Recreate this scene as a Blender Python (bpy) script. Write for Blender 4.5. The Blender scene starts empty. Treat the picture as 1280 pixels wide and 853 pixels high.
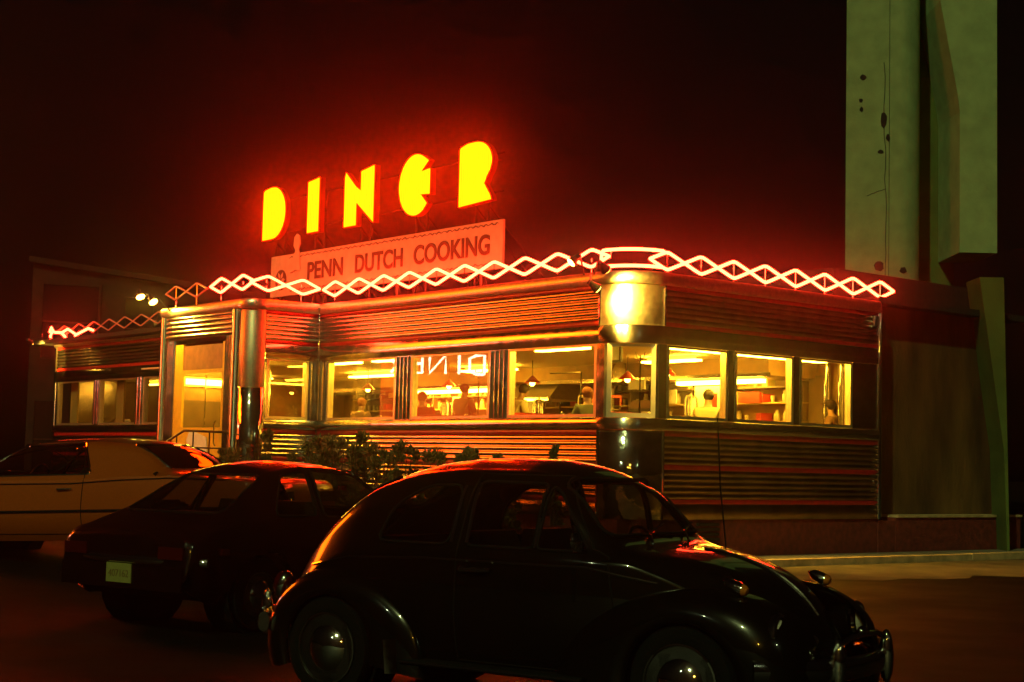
import bpy, bmesh, math, random
import numpy as np
from mathutils import Vector, Matrix
from math import sin, cos, pi, radians, sqrt, atan2, tan
random.seed(7)
SC = bpy.context.scene
COL = SC.collection

# ------------------------------------------------------------------ camera
EYE = 1.5
PITCH, ROLL, FPX = radians(4.53), radians(1.36), 1965.0
cam_d = bpy.data.cameras.new('camera')
cam = bpy.data.objects.new('camera', cam_d); COL.objects.link(cam)
cam_d.sensor_fit = 'HORIZONTAL'; cam_d.sensor_width = 36.0
cam_d.lens = FPX * 36.0 / 1280.0
cam_d.clip_start = 0.1; cam_d.clip_end = 2000
cam.matrix_world = Matrix.Translation((0, 0, EYE)) @ Matrix.Rotation(pi/2 + PITCH, 4, 'X') @ Matrix.Rotation(ROLL, 4, 'Z')
SC.camera = cam

# ------------------------------------------------------------------ diner frame
TH = radians(50.4)
A_ = Vector((-cos(TH), sin(TH), 0)); B_ = Vector((sin(TH), cos(TH), 0))
P0 = Vector((1.868, 24.5, 0))
def W(t, q, z): return P0 + A_*t + B_*q + Vector((0, 0, z))

# ------------------------------------------------------------------ materials
MATS = {}
def pmat(name, col, rough=0.5, metal=0.0, noise=0.0, nscale=8.0, bump=0.0, bscale=30.0, coat=0.0, emit=None, estr=0.0, rvar=0.0, stretch=None, spec=None):
    m = bpy.data.materials.new(name); m.use_nodes = True
    nt = m.node_tree; b = nt.nodes['Principled BSDF']
    b.inputs['Base Color'].default_value = (*col, 1); b.inputs['Roughness'].default_value = rough
    b.inputs['Metallic'].default_value = metal
    if coat: b.inputs['Coat Weight'].default_value = coat; b.inputs['Coat Roughness'].default_value = 0.04
    if spec is not None: b.inputs['Specular IOR Level'].default_value = spec
    tc = mp = None
    if noise or bump or rvar:
        tc = nt.nodes.new('ShaderNodeTexCoord'); mp = nt.nodes.new('ShaderNodeMapping')
        nt.links.new(tc.outputs['Object'], mp.inputs['Vector'])
        if stretch: mp.inputs['Scale'].default_value = stretch
    if noise or rvar:
        n = nt.nodes.new('ShaderNodeTexNoise'); n.inputs['Scale'].default_value = nscale; n.inputs['Detail'].default_value = 6
        nt.links.new(mp.outputs['Vector'], n.inputs['Vector'])
        if noise:
            r = nt.nodes.new('ShaderNodeMix'); r.data_type = 'RGBA'
            r.inputs['A'].default_value = (*[max(0, c*(1-noise)) for c in col], 1)
            r.inputs['B'].default_value = (*[min(1, c*(1+noise)) for c in col], 1)
            mr = nt.nodes.new('ShaderNodeMapRange'); mr.inputs[1].default_value = .3; mr.inputs[2].default_value = .7
            nt.links.new(n.outputs['Fac'], mr.inputs[0]); nt.links.new(mr.outputs[0], r.inputs['Factor'])
            nt.links.new(r.outputs['Result'], b.inputs['Base Color'])
        if rvar:
            mr = nt.nodes.new('ShaderNodeMapRange'); mr.inputs[1].default_value = .3; mr.inputs[2].default_value = .7
            mr.inputs[3].default_value = max(.02, rough-rvar); mr.inputs[4].default_value = rough+rvar
            nt.links.new(n.outputs['Fac'], mr.inputs[0]); nt.links.new(mr.outputs[0], b.inputs['Roughness'])
    if bump:
        n2 = nt.nodes.new('ShaderNodeTexNoise'); n2.inputs['Scale'].default_value = bscale; n2.inputs['Detail'].default_value = 4
        nt.links.new(mp.outputs['Vector'], n2.inputs['Vector'])
        bp = nt.nodes.new('ShaderNodeBump'); bp.inputs['Strength'].default_value = bump; bp.inputs['Distance'].default_value = .02
        nt.links.new(n2.outputs['Fac'], bp.inputs['Height']); nt.links.new(bp.outputs['Normal'], b.inputs['Normal'])
    if emit:
        b.inputs['Emission Color'].default_value = (*emit, 1); b.inputs['Emission Strength'].default_value = estr
    MATS[name] = m
    return m
def emat(name, col, s):
    m = bpy.data.materials.new(name); m.use_nodes = True; nt = m.node_tree
    nt.nodes.clear(); o = nt.nodes.new('ShaderNodeOutputMaterial'); e = nt.nodes.new('ShaderNodeEmission')
    e.inputs['Color'].default_value = (*col, 1); e.inputs['Strength'].default_value = s
    nt.links.new(e.outputs[0], o.inputs['Surface']); MATS[name] = m; return m
def gmat(name, tint, ior=1.5, extra=0.0, rough=0.0):
    m = bpy.data.materials.new(name); m.use_nodes = True; nt = m.node_tree
    nt.nodes.clear(); o = nt.nodes.new('ShaderNodeOutputMaterial'); mx = nt.nodes.new('ShaderNodeMixShader')
    t = nt.nodes.new('ShaderNodeBsdfTransparent'); t.inputs[0].default_value = (*tint, 1)
    g = nt.nodes.new('ShaderNodeBsdfGlossy'); g.inputs['Roughness'].default_value = rough
    f = nt.nodes.new('ShaderNodeFresnel'); f.inputs['IOR'].default_value = ior
    ge = nt.nodes.new('ShaderNodeNewGeometry'); mi = nt.nodes.new('ShaderNodeMapRange'); mi.inputs[3].default_value = ior; mi.inputs[4].default_value = 1/ior
    nt.links.new(ge.outputs['Backfacing'], mi.inputs[0]); nt.links.new(mi.outputs[0], f.inputs['IOR'])
    ad = nt.nodes.new('ShaderNodeMath'); ad.operation = 'ADD'; ad.inputs[1].default_value = extra; ad.use_clamp = True
    nt.links.new(f.outputs[0], ad.inputs[0]); nt.links.new(ad.outputs[0], mx.inputs[0])
    nt.links.new(t.outputs[0], mx.inputs[1]); nt.links.new(g.outputs[0], mx.inputs[2]); nt.links.new(mx.outputs[0], o.inputs['Surface'])
    MATS[name] = m; return m

pmat('steel', (.66, .62, .55), .17, 1.0, bump=.05, bscale=2.0, noise=.16, nscale=5, rvar=.07)
pmat('steel_rib', (.64, .58, .50), .24, 1.0, bump=.02, bscale=2.0, noise=.10, nscale=3, rvar=.03)
pmat('steel_rib_shaded', (.27, .19, .12), .34, 1.0, bump=.03, bscale=2.0, noise=.3, nscale=3, rvar=.06)  # steel_rib copy with the end wall's dimmer light put into its colour
pmat('steel_brushed', (.72, .66, .52), .36, 1.0, bump=.15, bscale=6.0, rvar=.05, nscale=14, noise=.12)
pmat('steel_satin', (.78, .70, .50), .52, 1.0, bump=.12, bscale=5.0, rvar=.05, nscale=14, noise=.10)
pmat('steel_mirror', (.76, .72, .62), .27, 1.0, bump=.12, bscale=2.0, noise=.15, nscale=6)
pmat('frame_metal', (.85, .74, .48), .42, .85, noise=.08, nscale=9)
pmat('chrome', (.8, .79, .76), .06, 1.0, rvar=.04, nscale=20)
pmat('enamel_red', (.50, .018, .016), .3, noise=.2, nscale=10)
pmat('roofing', (.03, .028, .026), .9, noise=.3, bump=.3)
pmat('skirt_red', (.20, .03, .02), .85, noise=.35, nscale=9, bump=.5, bscale=26)
pmat('stucco', (.15, .075, .022), .92, noise=.6, nscale=1.6, bump=.8, bscale=18, stretch=(1, 1, .35))
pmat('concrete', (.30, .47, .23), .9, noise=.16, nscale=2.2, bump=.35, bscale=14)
pmat('concrete_dark', (.10, .15, .035), .9, noise=.25, nscale=1.4, bump=.5, bscale=11)  # darker green than the shafts, for recess wall and buttress
pmat('spall', (.025, .022, .02), .95, noise=.3)
pmat('kerb', (.66, .45, .22), .85, noise=.35, nscale=4, bump=.4, bscale=20)
pmat('pavement', (.24, .2, .15), .85, noise=.3, nscale=3, bump=.3, bscale=20)
pmat('brick_far', (.085, .03, .02), .9, noise=.3, nscale=2, bump=.2)
pmat('window_far', (.012, .012, .013), .25)
pmat('neon_off', (.78, .30, .25), .25, spec=.6)
pmat('paint_cream', (.52, .44, .30), .55, noise=.12, nscale=5)
pmat('paint_brown', (.075, .02, .014), .6)
pmat('iron', (.012, .011, .011), .5)
pmat('letter_can', (.22, .02, .015), .5)
pmat('door_yellow', (.82, .52, .03), .45, noise=.1)
pmat('door_wood', (.36, .17, .06), .5, noise=.25, nscale=6)
pmat('paper_white', (.82, .80, .72), .7, noise=.06)
pmat('ceiling_in', (.78, .66, .40), .6, noise=.05)
pmat('wall_tan', (.34, .19, .06), .6, noise=.2, nscale=4)
pmat('wall_dark', (.14, .085, .04), .5, noise=.3, nscale=3)
pmat('floor_in', (.2, .12, .07), .5, noise=.3)
pmat('vinyl_red', (.45, .035, .02), .35)
pmat('vinyl_brown', (.16, .07, .03), .4)
pmat('black_plastic', (.012, .012, .012), .4)
pmat('pale_yellow', (.75, .58, .2), .5)
pmat('red_box', (.5, .03, .02), .5)
pmat('glassware', (.7, .62, .4), .12, spec=.8)
pmat('skin', (.5, .28, .17), .55)
pmat('hair_dark', (.03, .018, .01), .6)
pmat('hair_red', (.25, .07, .02), .6)
pmat('shirt_pale', (.75, .62, .36), .8)
pmat('shirt_green', (.16, .19, .09), .8)
pmat('shirt_red', (.5, .06, .03), .8)
pmat('shirt_brown', (.2, .1, .05), .8)
pmat('cap_dark', (.06, .03, .02), .8)
pmat('car_black', (.004, .0025, .002), .22, coat=.85, spec=.15)
pmat('car_maroon', (.010, .002, .0015), .25, coat=.8, spec=.15)
pmat('car_gold', (.46, .085, .005), .34, metal=.15, coat=.9, noise=.08, nscale=40)
pmat('rubber', (.005, .005, .005), .8, bump=.3, bscale=60, spec=.1)
pmat('wheel_paint', (.008, .007, .006), .4, spec=.2)
pmat('vinyl_dark', (.05, .010, .006), .38, coat=.3)
pmat('seat_dark', (.02, .016, .014), .7)
pmat('lamp_red', (.06, .003, .002), .12, coat=1)
pmat('lamp_amber', (.4, .12, .01), .15, coat=1)
pmat('plate', (.26, .25, .07), .5, noise=.08, nscale=30)
pmat('plate_ink', (.16, .09, .03), .6)
pmat('lens', (.6, .6, .55), .08, coat=1)
pmat('bark', (.05, .03, .02), .9)
pmat('soil', (.03, .02, .013), .95, noise=.4)
pmat('lamp_housing', (.05, .045, .04), .4)
pmat('lit_ground', (.11, .08, .04), .9, noise=.5, nscale=1.2, bump=.4, bscale=40)
pmat('litter', (.6, .55, .45), .8)
emat('neon_on', (1.0, .026, .0085), 64.0)
emat('neon_white', (1.0, .60, .42), 22.0)
emat('tube_yellow', (1.0, .56, .035), 68.0)
emat('tube_dim', (1.0, .5, .04), 32.0)
emat('flood_on', (1.0, .55, .05), 60.0)
emat('sodium_on', (1.0, .55, .05), 420.0)
emat('mercury_on', (.80, 1.0, .50), 320.0)
emat('panel_red', (1.0, .085, .008), 3.2)
emat('added_glow_red', (1.0, .11, .002), 15.0)
gmat('pane', (.93, .92, .86), 1.5, .025)
gmat('car_glass', (.55, .52, .46), 1.5, .01)

# striped letter face: rows of red tubes behind the face
def brushed(name, rot=.25, an=.9):
    m = MATS[name]; nt = m.node_tree; b = nt.nodes['Principled BSDF']; tg = nt.nodes.new('ShaderNodeTangent'); tg.direction_type = 'RADIAL'; tg.axis = 'Z'
    nt.links.new(tg.outputs[0], b.inputs['Tangent']); b.inputs['Anisotropic'].default_value = an; b.inputs['Anisotropic Rotation'].default_value = rot
pmat('steel_dented', (.72, .70, .62), .07, 1.0, bump=.9, bscale=2.6, noise=.15, nscale=6)
brushed('steel_mirror'); brushed('steel_satin', .25, .6)
def letter_face():
    m = bpy.data.materials.new('letter_face'); m.use_nodes = True; nt = m.node_tree; nt.nodes.clear()
    o = nt.nodes.new('ShaderNodeOutputMaterial'); e = nt.nodes.new('ShaderNodeEmission')
    tc = nt.nodes.new('ShaderNodeTexCoord'); wv = nt.nodes.new('ShaderNodeTexWave'); wv.bands_direction = 'X'
    wv.inputs['Scale'].default_value = 5.2
    mr = nt.nodes.new('ShaderNodeMapRange'); mr.inputs[3].default_value = 46.0; mr.inputs[4].default_value = 82.0
    mp = nt.nodes.new('ShaderNodeMapping')
    mp.inputs['Rotation'].default_value = (0, 0, -atan2(A_.y, A_.x))
    nt.links.new(tc.outputs['Object'], mp.inputs['Vector']); nt.links.new(mp.outputs[0], wv.inputs['Vector'])
    nt.links.new(wv.outputs['Fac'], mr.inputs[0]); nt.links.new(mr.outputs[0], e.inputs['Strength'])
    e.inputs['Color'].default_value = (1.0, .0165, .0001, 1)
    nt.links.new(e.outputs[0], o.inputs['Surface']); MATS['letter_face'] = m
letter_face()
def leaf_mat(name, c1, c2):
    m = bpy.data.materials.new(name); m.use_nodes = True; nt = m.node_tree; b = nt.nodes['Principled BSDF']
    gi = nt.nodes.new('ShaderNodeNewGeometry'); mx = nt.nodes.new('ShaderNodeMix'); mx.data_type = 'RGBA'
    mx.inputs['A'].default_value = (*c1, 1); mx.inputs['B'].default_value = (*c2, 1)
    nt.links.new(gi.outputs['Random Per Island'], mx.inputs['Factor']); nt.links.new(mx.outputs['Result'], b.inputs['Base Color'])
    b.inputs['Roughness'].default_value = .55; MATS[name] = m
leaf_mat('leaf', (.04, .07, .02), (.15, .17, .05))
def asphalt():
    m = pmat('asphalt', (.005, .0045, .004), .62, rvar=.16, spec=.12, bump=.6, bscale=90, noise=.45, nscale=.7)
    return m
asphalt()

# ------------------------------------------------------------------ mesh builder
class MB:
    def __init__(s, T=None): s.v = []; s.f = []; s.T = T
    def add(s, pts, faces):
        n = len(s.v)
        for p in pts:
            q = s.T(*p) if s.T else Vector(p)
            s.v.append(Vector(q))
        s.f += [tuple(n+i for i in f) for f in faces]
    def box(s, x0, x1, y0, y1, z0, z1):
        s.add([(x0,y0,z0),(x1,y0,z0),(x1,y1,z0),(x0,y1,z0),(x0,y0,z1),(x1,y0,z1),(x1,y1,z1),(x0,y1,z1)],
              [(0,3,2,1),(4,5,6,7),(0,1,5,4),(1,2,6,5),(2,3,7,6),(3,0,4,7)]); return s
    def loft(s, loops, caps=True, closed=True):
        n = len(loops[0]); pts = [p for l in loops for p in l]; fs = []
        for i in range(len(loops)-1):
            for j in range(n if closed else n-1):
                k = (j+1) % n
                fs.append((i*n+j, i*n+k, (i+1)*n+k, (i+1)*n+j))
        if caps and closed: fs += [tuple(range(n))[::-1], tuple((len(loops)-1)*n+j for j in range(n))]
        s.add(pts, fs); return s
    def tube(s, path, r, n=8, closed=False, caps=True):
        path = [Vector(p) for p in path]; m = len(path); loops = []
        up = Vector((0,0,1)); prev = None
        for i, p in enumerate(path):
            if closed: d = path[(i+1)%m]-path[i-1]
            else: d = path[min(i+1,m-1)]-path[max(i-1,0)]
            if d.length < 1e-9: d = Vector((0,0,1))
            d.normalize()
            if prev is None:
                u = d.cross(up)
                if u.length < .05: u = d.cross(Vector((1,0,0)))
            else: u = prev - d*prev.dot(d)
            u.normalize(); w = d.cross(u); prev = u
            rr = r[i] if isinstance(r, (list, tuple)) else r
            loops.append([p + (u*cos(2*pi*k/n)+w*sin(2*pi*k/n))*rr for k in range(n)])
        if closed:
            loops.append(loops[0]); s.loft(loops, caps=False)
        else: s.loft(loops, caps=caps)
        return s
    def lathe(s, prof, o, ax, n=24):
        o = Vector(o); ax = Vector(ax).normalized(); u = ax.cross(Vector((0,0,1)))
        if u.length < .05: u = ax.cross(Vector((1,0,0)))
        u.normalize(); w = ax.cross(u)
        loops = [[o + ax*h + (u*cos(2*pi*k/n)+w*sin(2*pi*k/n))*max(r,1e-4) for k in range(n)] for r, h in prof]
        s.loft(loops); return s
    def ell(s, c, r, nu=16, nv=10):
        c = Vector(c); loops = []
        for i in range(nv+1):
            ph = -pi/2 + pi*i/nv; cr = max(cos(ph), 1e-3)
            loops.append([(c.x+r[0]*cr*cos(2*pi*k/nu), c.y+r[1]*cr*sin(2*pi*k/nu), c.z+r[2]*sin(ph)) for k in range(nu)])
        s.loft(loops); return s
    def build(s, name, mat, parent=None, smooth=False, recalc=True, local=False, angle=None):
        me = bpy.data.meshes.new(name); ob = bpy.data.objects.new(name, me); COL.objects.link(ob)
        inv = Matrix.Identity(4); org = None
        if parent is not None:
            r = parent; inv_chain = Matrix.Identity(4)
            chain = []
            while r is not None: chain.append(r); r = r.parent
            for c in reversed(chain): inv_chain = inv_chain @ c.matrix_basis
            inv = inv_chain.inverted(); ob.parent = parent
            vs = [v if local else inv @ v for v in s.v]
        else:
            if local or not s.v: vs = s.v
            else:
                xs = [v.x for v in s.v]; ys = [v.y for v in s.v]; zs = [v.z for v in s.v]
                org = Vector(((min(xs)+max(xs))/2, (min(ys)+max(ys))/2, min(zs)))
                vs = [v-org for v in s.v]; ob.location = org
        me.from_pydata([tuple(v) for v in vs], [], s.f)
        bm = bmesh.new(); bm.from_mesh(me)
        if recalc: bmesh.ops.recalc_face_normals(bm, faces=bm.faces)
        if smooth:
            for f in bm.faces: f.smooth = True
            lim = radians(angle or 40)
            for e in bm.edges:
                if len(e.link_faces) == 2 and e.link_faces[0].normal.angle(e.link_faces[1].normal, 0) > lim: e.smooth = False
        bm.to_mesh(me); bm.free()
        me.materials.append(MATS[mat] if isinstance(mat, str) else mat)
        return ob
def tag(o, label, cat, group=None):
    o['label'] = label; o['category'] = cat
    if group: o['group'] = group
    return o
def thing(name, label, cat, loc=(0,0,0), rz=0.0, group=None):
    o = bpy.data.objects.new(name, None); COL.objects.link(o); o.empty_display_size = .2
    o.location = loc; o.rotation_euler = (0, 0, rz)
    return tag(o, label, cat, group)
def struct(o, kind='structure'): o['kind'] = kind; return o
def dup(root, loc=None, rz=None, label=None):
    def cp(o, par):
        c = o.copy(); COL.objects.link(c)
        if par is not None: c.parent = par
        for ch in list(o.children): cp(ch, c)
        return c
    r = cp(root, None)
    if loc is not None: r.location = loc
    if rz is not None: r.rotation_euler = (0, 0, rz)
    if label: r['label'] = label
    return r
def pchip(xs, ys):
    xs = np.array(xs, float); ys = np.array(ys, float); h = np.diff(xs); d = np.diff(ys)/h
    m = np.zeros(len(xs)); m[0], m[-1] = d[0], d[-1]
    for i in range(1, len(xs)-1):
        if d[i-1]*d[i] > 0:
            w1 = 2*h[i]+h[i-1]; w2 = h[i]+2*h[i-1]; m[i] = (w1+w2)/(w1/d[i-1]+w2/d[i])
    def fn(x):
        i = int(np.clip(np.searchsorted(xs, x)-1, 0, len(xs)-2)); t = min(max((x-xs[i])/h[i], 0), 1)
        return float((2*t**3-3*t*t+1)*ys[i]+(t**3-2*t*t+t)*h[i]*m[i]+(-2*t**3+3*t*t)*ys[i+1]+(t**3-t*t)*h[i]*m[i+1])
    return fn
def P(tab): return pchip([a for a, b in tab], [b for a, b in tab])
def inpoly(x, y, poly):
    c = False; j = len(poly)-1
    for i in range(len(poly)):
        xi, yi = poly[i]; xj, yj = poly[j]
        if (yi > y) != (yj > y) and x < (xj-xi)*(y-yi)/(yj-yi)+xi: c = not c
        j = i
    return c
def round_poly(poly, r, n=5):
    out = []; m = len(poly)
    for i in range(m):
        p0, p1, p2 = Vector(poly[i-1]), Vector(poly[i]), Vector(poly[(i+1)%m])
        d0 = (p0-p1); d2 = (p2-p1); a = min(r, d0.length*.45); b = min(r, d2.length*.45)
        s = p1+d0.normalized()*a; e = p1+d2.normalized()*b
        for k in range(n+1):
            t = k/n; q = s*(1-t)**2+p1*2*t*(1-t)+e*t*t; out.append((q.x, q.y))
    return out

# ------------------------------------------------------------------ the setting
def gz(x, y):
    s = -x + .5*(y-12)
    t = min(max((y-13)/9, 0), 1)
    return min(max(.055*(s-4), 0), .45)+.045*(1-t*t*(3-2*t))*(1 if y > -5 else 1)
def make_ground():
    xs = sorted(set([-300, -160, -90, -60] + list(np.arange(-40, 41, 1.0)) + [60, 90, 160, 300]))
    ys = sorted(set([-120, -60, -30] + list(np.arange(-12, 61, 1.0)) + [80, 120, 200, 400]))
    mb = MB(); n = len(xs)
    pts = [(x, y, gz(x, y)) for y in ys for x in xs]
    fs = [(j*n+i, j*n+i+1, (j+1)*n+i+1, (j+1)*n+i) for j in range(len(ys)-1) for i in range(n-1)]
    mb.add(pts, fs); o = mb.build('ground', 'asphalt', local=True); struct(o)
make_ground()
def LB(u, o, z): return W(-o, u, z)
def LA(u, o, z): return W(u, -o, z)
TC, WV = 8.98, 1.6
def LC(u, o, z): return W(TC-o, -u, z)
def LD(u, o, z): return W(TC+u, -WV-o, z)
QE = .8
def LE(u, o, z): return W(u, QE-o, z)

mb = MB(LB); mb.box(-3.0, 10.9, 0.03, .98, -.05, .10); struct(mb.build('pavement', 'pavement'))
mb = MB(LB)
u = -3.0
while u < 10.8:
    l = random.uniform(1.6, 2.1); u1 = min(u+l, 10.9); j = random.uniform(-.006, .006)
    mb.box(u+.006, u1-.006, .984, 1.16+j, -.05, .118+j); u = u1
struct(mb.build('kerb', 'kerb'))

# ------------------------------------------------------------------ the diner
diner = thing('diner_building', 'stainless steel diner with red striped ribbed walls and lit windows on the corner', 'diner', tuple(P0))
Z_COR0, Z_COR1, Z_RIB0, Z_HEAD, Z_SILL, Z_SB0 = 4.42, 4.63, 3.77, 3.48, 2.30, 2.11
FLOOR = 1.3
def ribs(z0, z1, n, dep, o=0.0):
    pr = [(-.04, z0)]; h = (z1-z0)/n
    for i in range(n):
        for k in range(7):
            t = k/6
            pr.append((o+dep*sin(pi*t)**.7 if 0 < t < 1 else o, z0+h*(i+t)))
    pr.append((-.04, z1)); return pr
def flat(z0, z1, o, e=.006): return [(-.06, z0), (o-e, z0), (o, z0+e), (o, z1-e), (o-e, z1), (-.06, z1)]
def line_path(n_seg, u0, u1):
    return [('s', u0+(u1-u0)*i/n_seg) for i in range(n_seg+1)]
def strip(name, mat, L, us, prof, parent=None, label=None, ang=50):
    mb = MB()
    mb.loft([[L(u, o, z) for o, z in prof] for u in us], closed=False)
    ob = mb.build(name, mat, parent or diner, smooth=True, recalc=False, angle=ang)
    if label: ob['label'] = label
    return ob
def arcL(ct, cq, r):
    def f(u, o, z):   # u = 0..1
        ph = u*pi/2; n = (-sin(ph), -cos(ph))
        return W(ct+(r+o)*n[0], cq+(r+o)*n[1], z)
    return f
COR = [(-.15, 4.43), (.05, 4.43), (.075, 4.47), (.075, 4.59), (.05, 4.63), (-.3, 4.63)]
def wall(L, u0, u1, low=True, n=10, rm='steel_rib'):
    us = [u0+(u1-u0)*i/n for i in range(n+1)]
    strip('cornice', 'steel_brushed', L, us, COR)
    strip('enamel_stripe', 'enamel_red', L, us, flat(4.36, 4.43, .02))
    strip('ribbed_panel', rm, L, us, ribs(3.84, 4.36, 6, .028))
    strip('enamel_stripe', 'enamel_red', L, us, flat(3.77, 3.84, .02))
    strip('window_header', 'steel', L, us, flat(3.48, 3.77, .035))
    if low:
        strip('sill_band', 'steel', L, us, flat(2.11, 2.295, .05))
        strip('enamel_stripe', 'enamel_red', L, us, flat(2.02, 2.11, .02))
        strip('ribbed_panel', rm, L, us, ribs(1.57, 2.02, 5, .026))
        strip('enamel_stripe', 'enamel_red', L, us, flat(1.49, 1.57, .02))
        strip('ribbed_panel', rm, L, us, ribs(1.02, 1.49, 5, .026))
        strip('enamel_stripe', 'enamel_red', L, us, flat(.95, 1.02, .02))
        strip('base_panel', rm, L, us, flat(.70, .95, .0))
RC = .72
wall(LA, RC, TC, n=14)
wall(LB, RC, 6.2, n=10, rm='steel_rib_shaded')
wall(LC, 0.0, 1.25, n=4)
wall(LE, 12.3, 23.4, n=14)
# rounded corners
def corner(L, panel_mat, full=False):
    us = [i/16 for i in range(17)]
    strip('corner_cornice', 'steel_brushed', L, us, COR)
    strip('corner_panel', panel_mat, L, us, flat(3.775, 4.425, .012))
    strip('corner_header', 'steel_mirror', L, us, flat(3.48, 3.77, .035))
    strip('corner_sill', 'steel_mirror', L, us, flat(2.11, 2.295, .05))
    strip('corner_base', 'steel_dented', L, us, flat(.70, 2.105, .012))
LK = arcL(RC, RC, RC); corner(LK, 'steel_satin')
LK2 = arcL(TC+.35, -WV+.35, .35)
us16 = [i/16 for i in range(17)]
strip('corner_cornice', 'steel_brushed', LK2, us16, COR)
strip('corner_post', 'steel_dented', LK2, us16, flat(.7, 2.9, .012)); strip('corner_post', 'steel_satin', LK2, us16, flat(2.903, 4.425, .012))
LK3 = arcL(24.0, QE+.6, .6)
# far end corner turns the other way
def LK3(u, o, z):
    ph = u*pi/2; n = (sin(ph), -cos(ph)); return W(23.4+(.6+o)*n[0], QE+.6+(.6+o)*n[1], z)
corner(LK3, 'steel_brushed')
for k, (du) in enumerate((0.0, 1.0)):   # thin chrome edge strips of the main corner
    for z0, z1 in ((.7, 2.10), (3.78, 4.42)):
        mb = MB(); mb.tube([LK(du, .022, z0), LK(du, .022, z1)], .018, 8); mb.build('edge_trim', 'chrome', diner, smooth=True)
# vestibule front above the door, posts
us = [.35+(3.6-.35)*i/6 for i in range(7)]
strip('cornice', 'steel_brushed', LD, us, COR)
strip('ribbed_panel', 'steel_rib', LD, us, ribs(3.95, 4.43, 5, .028))
for u0, u1 in ((.37, .60), (3.42, 3.62)):
    mb = MB(); cx = (u0+u1)/2; r = (u1-u0)/2
    loops = []
    for z in (.7, 4.43):
        loops.append([LD(cx+r*cos(a), r*.9*sin(a), z) for a in [pi*i/10 for i in range(11)]])
    mb.loft(loops, closed=False); mb.build('door_post', 'steel_mirror', diner, smooth=True, recalc=False)
for u0, u1 in ((.62, .98), (3.1, 3.42)):
    mb = MB(LD); mb.box(u0, u1, -.1, -.03, .7, 3.95)
    for i in range(4):
        uu = u0+(u1-u0)*(i+.5)/4
        mb.tube([(uu, -.03, .72), (uu, -.03, 3.93)], .035, 8)
    mb.build('door_jamb', 'steel', diner, smooth=True)
# door
door = MB(LD)
for (x0, x1, z0, z1) in ((2.74, 3.08, FLOOR, 3.84), (1.0, 1.10, FLOOR, 3.84), (1.10, 2.74, 3.22, 3.30), (1.10, 2.74, FLOOR, 2.12)):
    door.box(x0, x1, -.09, -.04, z0, z1)
dob = door.build('door', 'door_yellow', diner)
mb = MB(LD); mb.box(1.10, 2.74, -.075, -.07, 2.12, 3.22); mb.build('pane', 'pane', dob)
mb = MB(LD); mb.box(1.10, 2.74, -.085, -.05, 3.30, 3.80); mb.build('transom_panel', 'door_wood', dob)
mb = MB(LD); mb.tube([(1.16, .02, 1.75), (1.16, .06, 1.8), (1.16, .06, 2.2), (1.16, .02, 2.25)], .015, 8); mb.build('handle', 'chrome', dob, smooth=True)
mb = MB(LD); mb.box(1.0, 3.08, -.09, -.05, 3.84, 3.95); mb.build('door_header', 'chrome', diner)
mb = MB(LD); mb.tube([(1.78, -.06, 2.13), (1.78, -.06, 3.21)], .012, 6); mb.build('glazing_bar', 'chrome', dob)
mb = MB(LD); mb.box(1.05, 3.05, -.03, .01, FLOOR-.1, FLOOR-.005); mb.build('threshold', 'steel', diner)
mb = MB(LD); mb.box(.45, 3.62, -.1, -.05, .3, FLOOR-.11); mb.build('vestibule_base', 'skirt_red', diner)

# windows: frame ring with a pane
def window(L, u0, u1, z0=2.30, z1=3.48, fw=.055, mat='frame_metal', split=False, o=-.015):
    mb = MB(L); e = .006
    mb.box(u0, u0+fw, o-.10, o+.03, z0+e, z1-e); mb.box(u1-fw, u1, o-.10, o+.03, z0+e, z1-e)
    mb.box(u0+fw, u1-fw, o-.05, o+.027, z0+e, z0+fw); mb.box(u0+fw, u1-fw, o-.05, o+.027, z1-fw*.7, z1-e)
    w = mb.build('window', mat, diner)
    mb = MB(L); mb.box(u0+fw*.9, u1-fw*.9, o-.022, o-.016, z0+fw*.9, z1-fw*.6); mb.build('pane', 'pane', w)
    return w
WA = [(.78, 3.01), (3.50, 5.82), (6.30, 8.64)]
WB = [(.78, 2.21), (2.37, 3.86), (4.02, 5.46)]
for a, b in WA: window(LA, a, b)
for a, b in WB: window(LB, a, b)
window(LC, .24, 1.20)
for a, b in ((12.9, 15.2), (15.8, 18.2), (18.55, 20.7), (21.0, 23.3)): window(LE, a, b)
def pier(L, u0, u1, z0=2.30, z1=3.48, flutes=0, mat='steel'):
    mb = MB(L); mb.box(u0+.004, u1-.004, -.08, .012, z0, z1)
    for i in range(flutes):
        uu = u0+(u1-u0)*(i+.5)/flutes; mb.tube([(uu, -.012, z0+.01), (uu, -.012, z1-.01)], (u1-u0)/flutes*.52, 14)
    mb.build('window_pier', mat, diner, smooth=True)
for a, b in ((3.01, 3.50), (5.82, 6.30)): pier(LA, a, b, flutes=4)
pier(LA, 8.64, 8.97, flutes=2); pier(LA, .60, .78)
for a, b in ((2.21, 2.37), (3.86, 4.02)): pier(LB, a, b, flutes=0)
pier(LB, 5.46, 6.2); pier(LB, .60, .78)
pier(LC, .01, .24, flutes=2); pier(LC, 1.20, 1.25)
for a, b in ((12.3, 12.9), (15.2, 15.8), (18.2, 18.55), (20.7, 21.0)): pier(LE, a, b, flutes=2)
pier(LE, 23.3, 23.42)
mb = MB()
for ph0, ph1 in ((0, .12),):
    mb.tube([LE(23.5, -.03, 2.3), LE(23.5, -.03, 3.48)], .06, 10); mb.tube([LK3(.55, -.05, 2.3), LK3(.55, -.05, 3.48)], .06, 10)
mb.build('window_pier', 'steel_mirror', diner, smooth=True)
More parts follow.
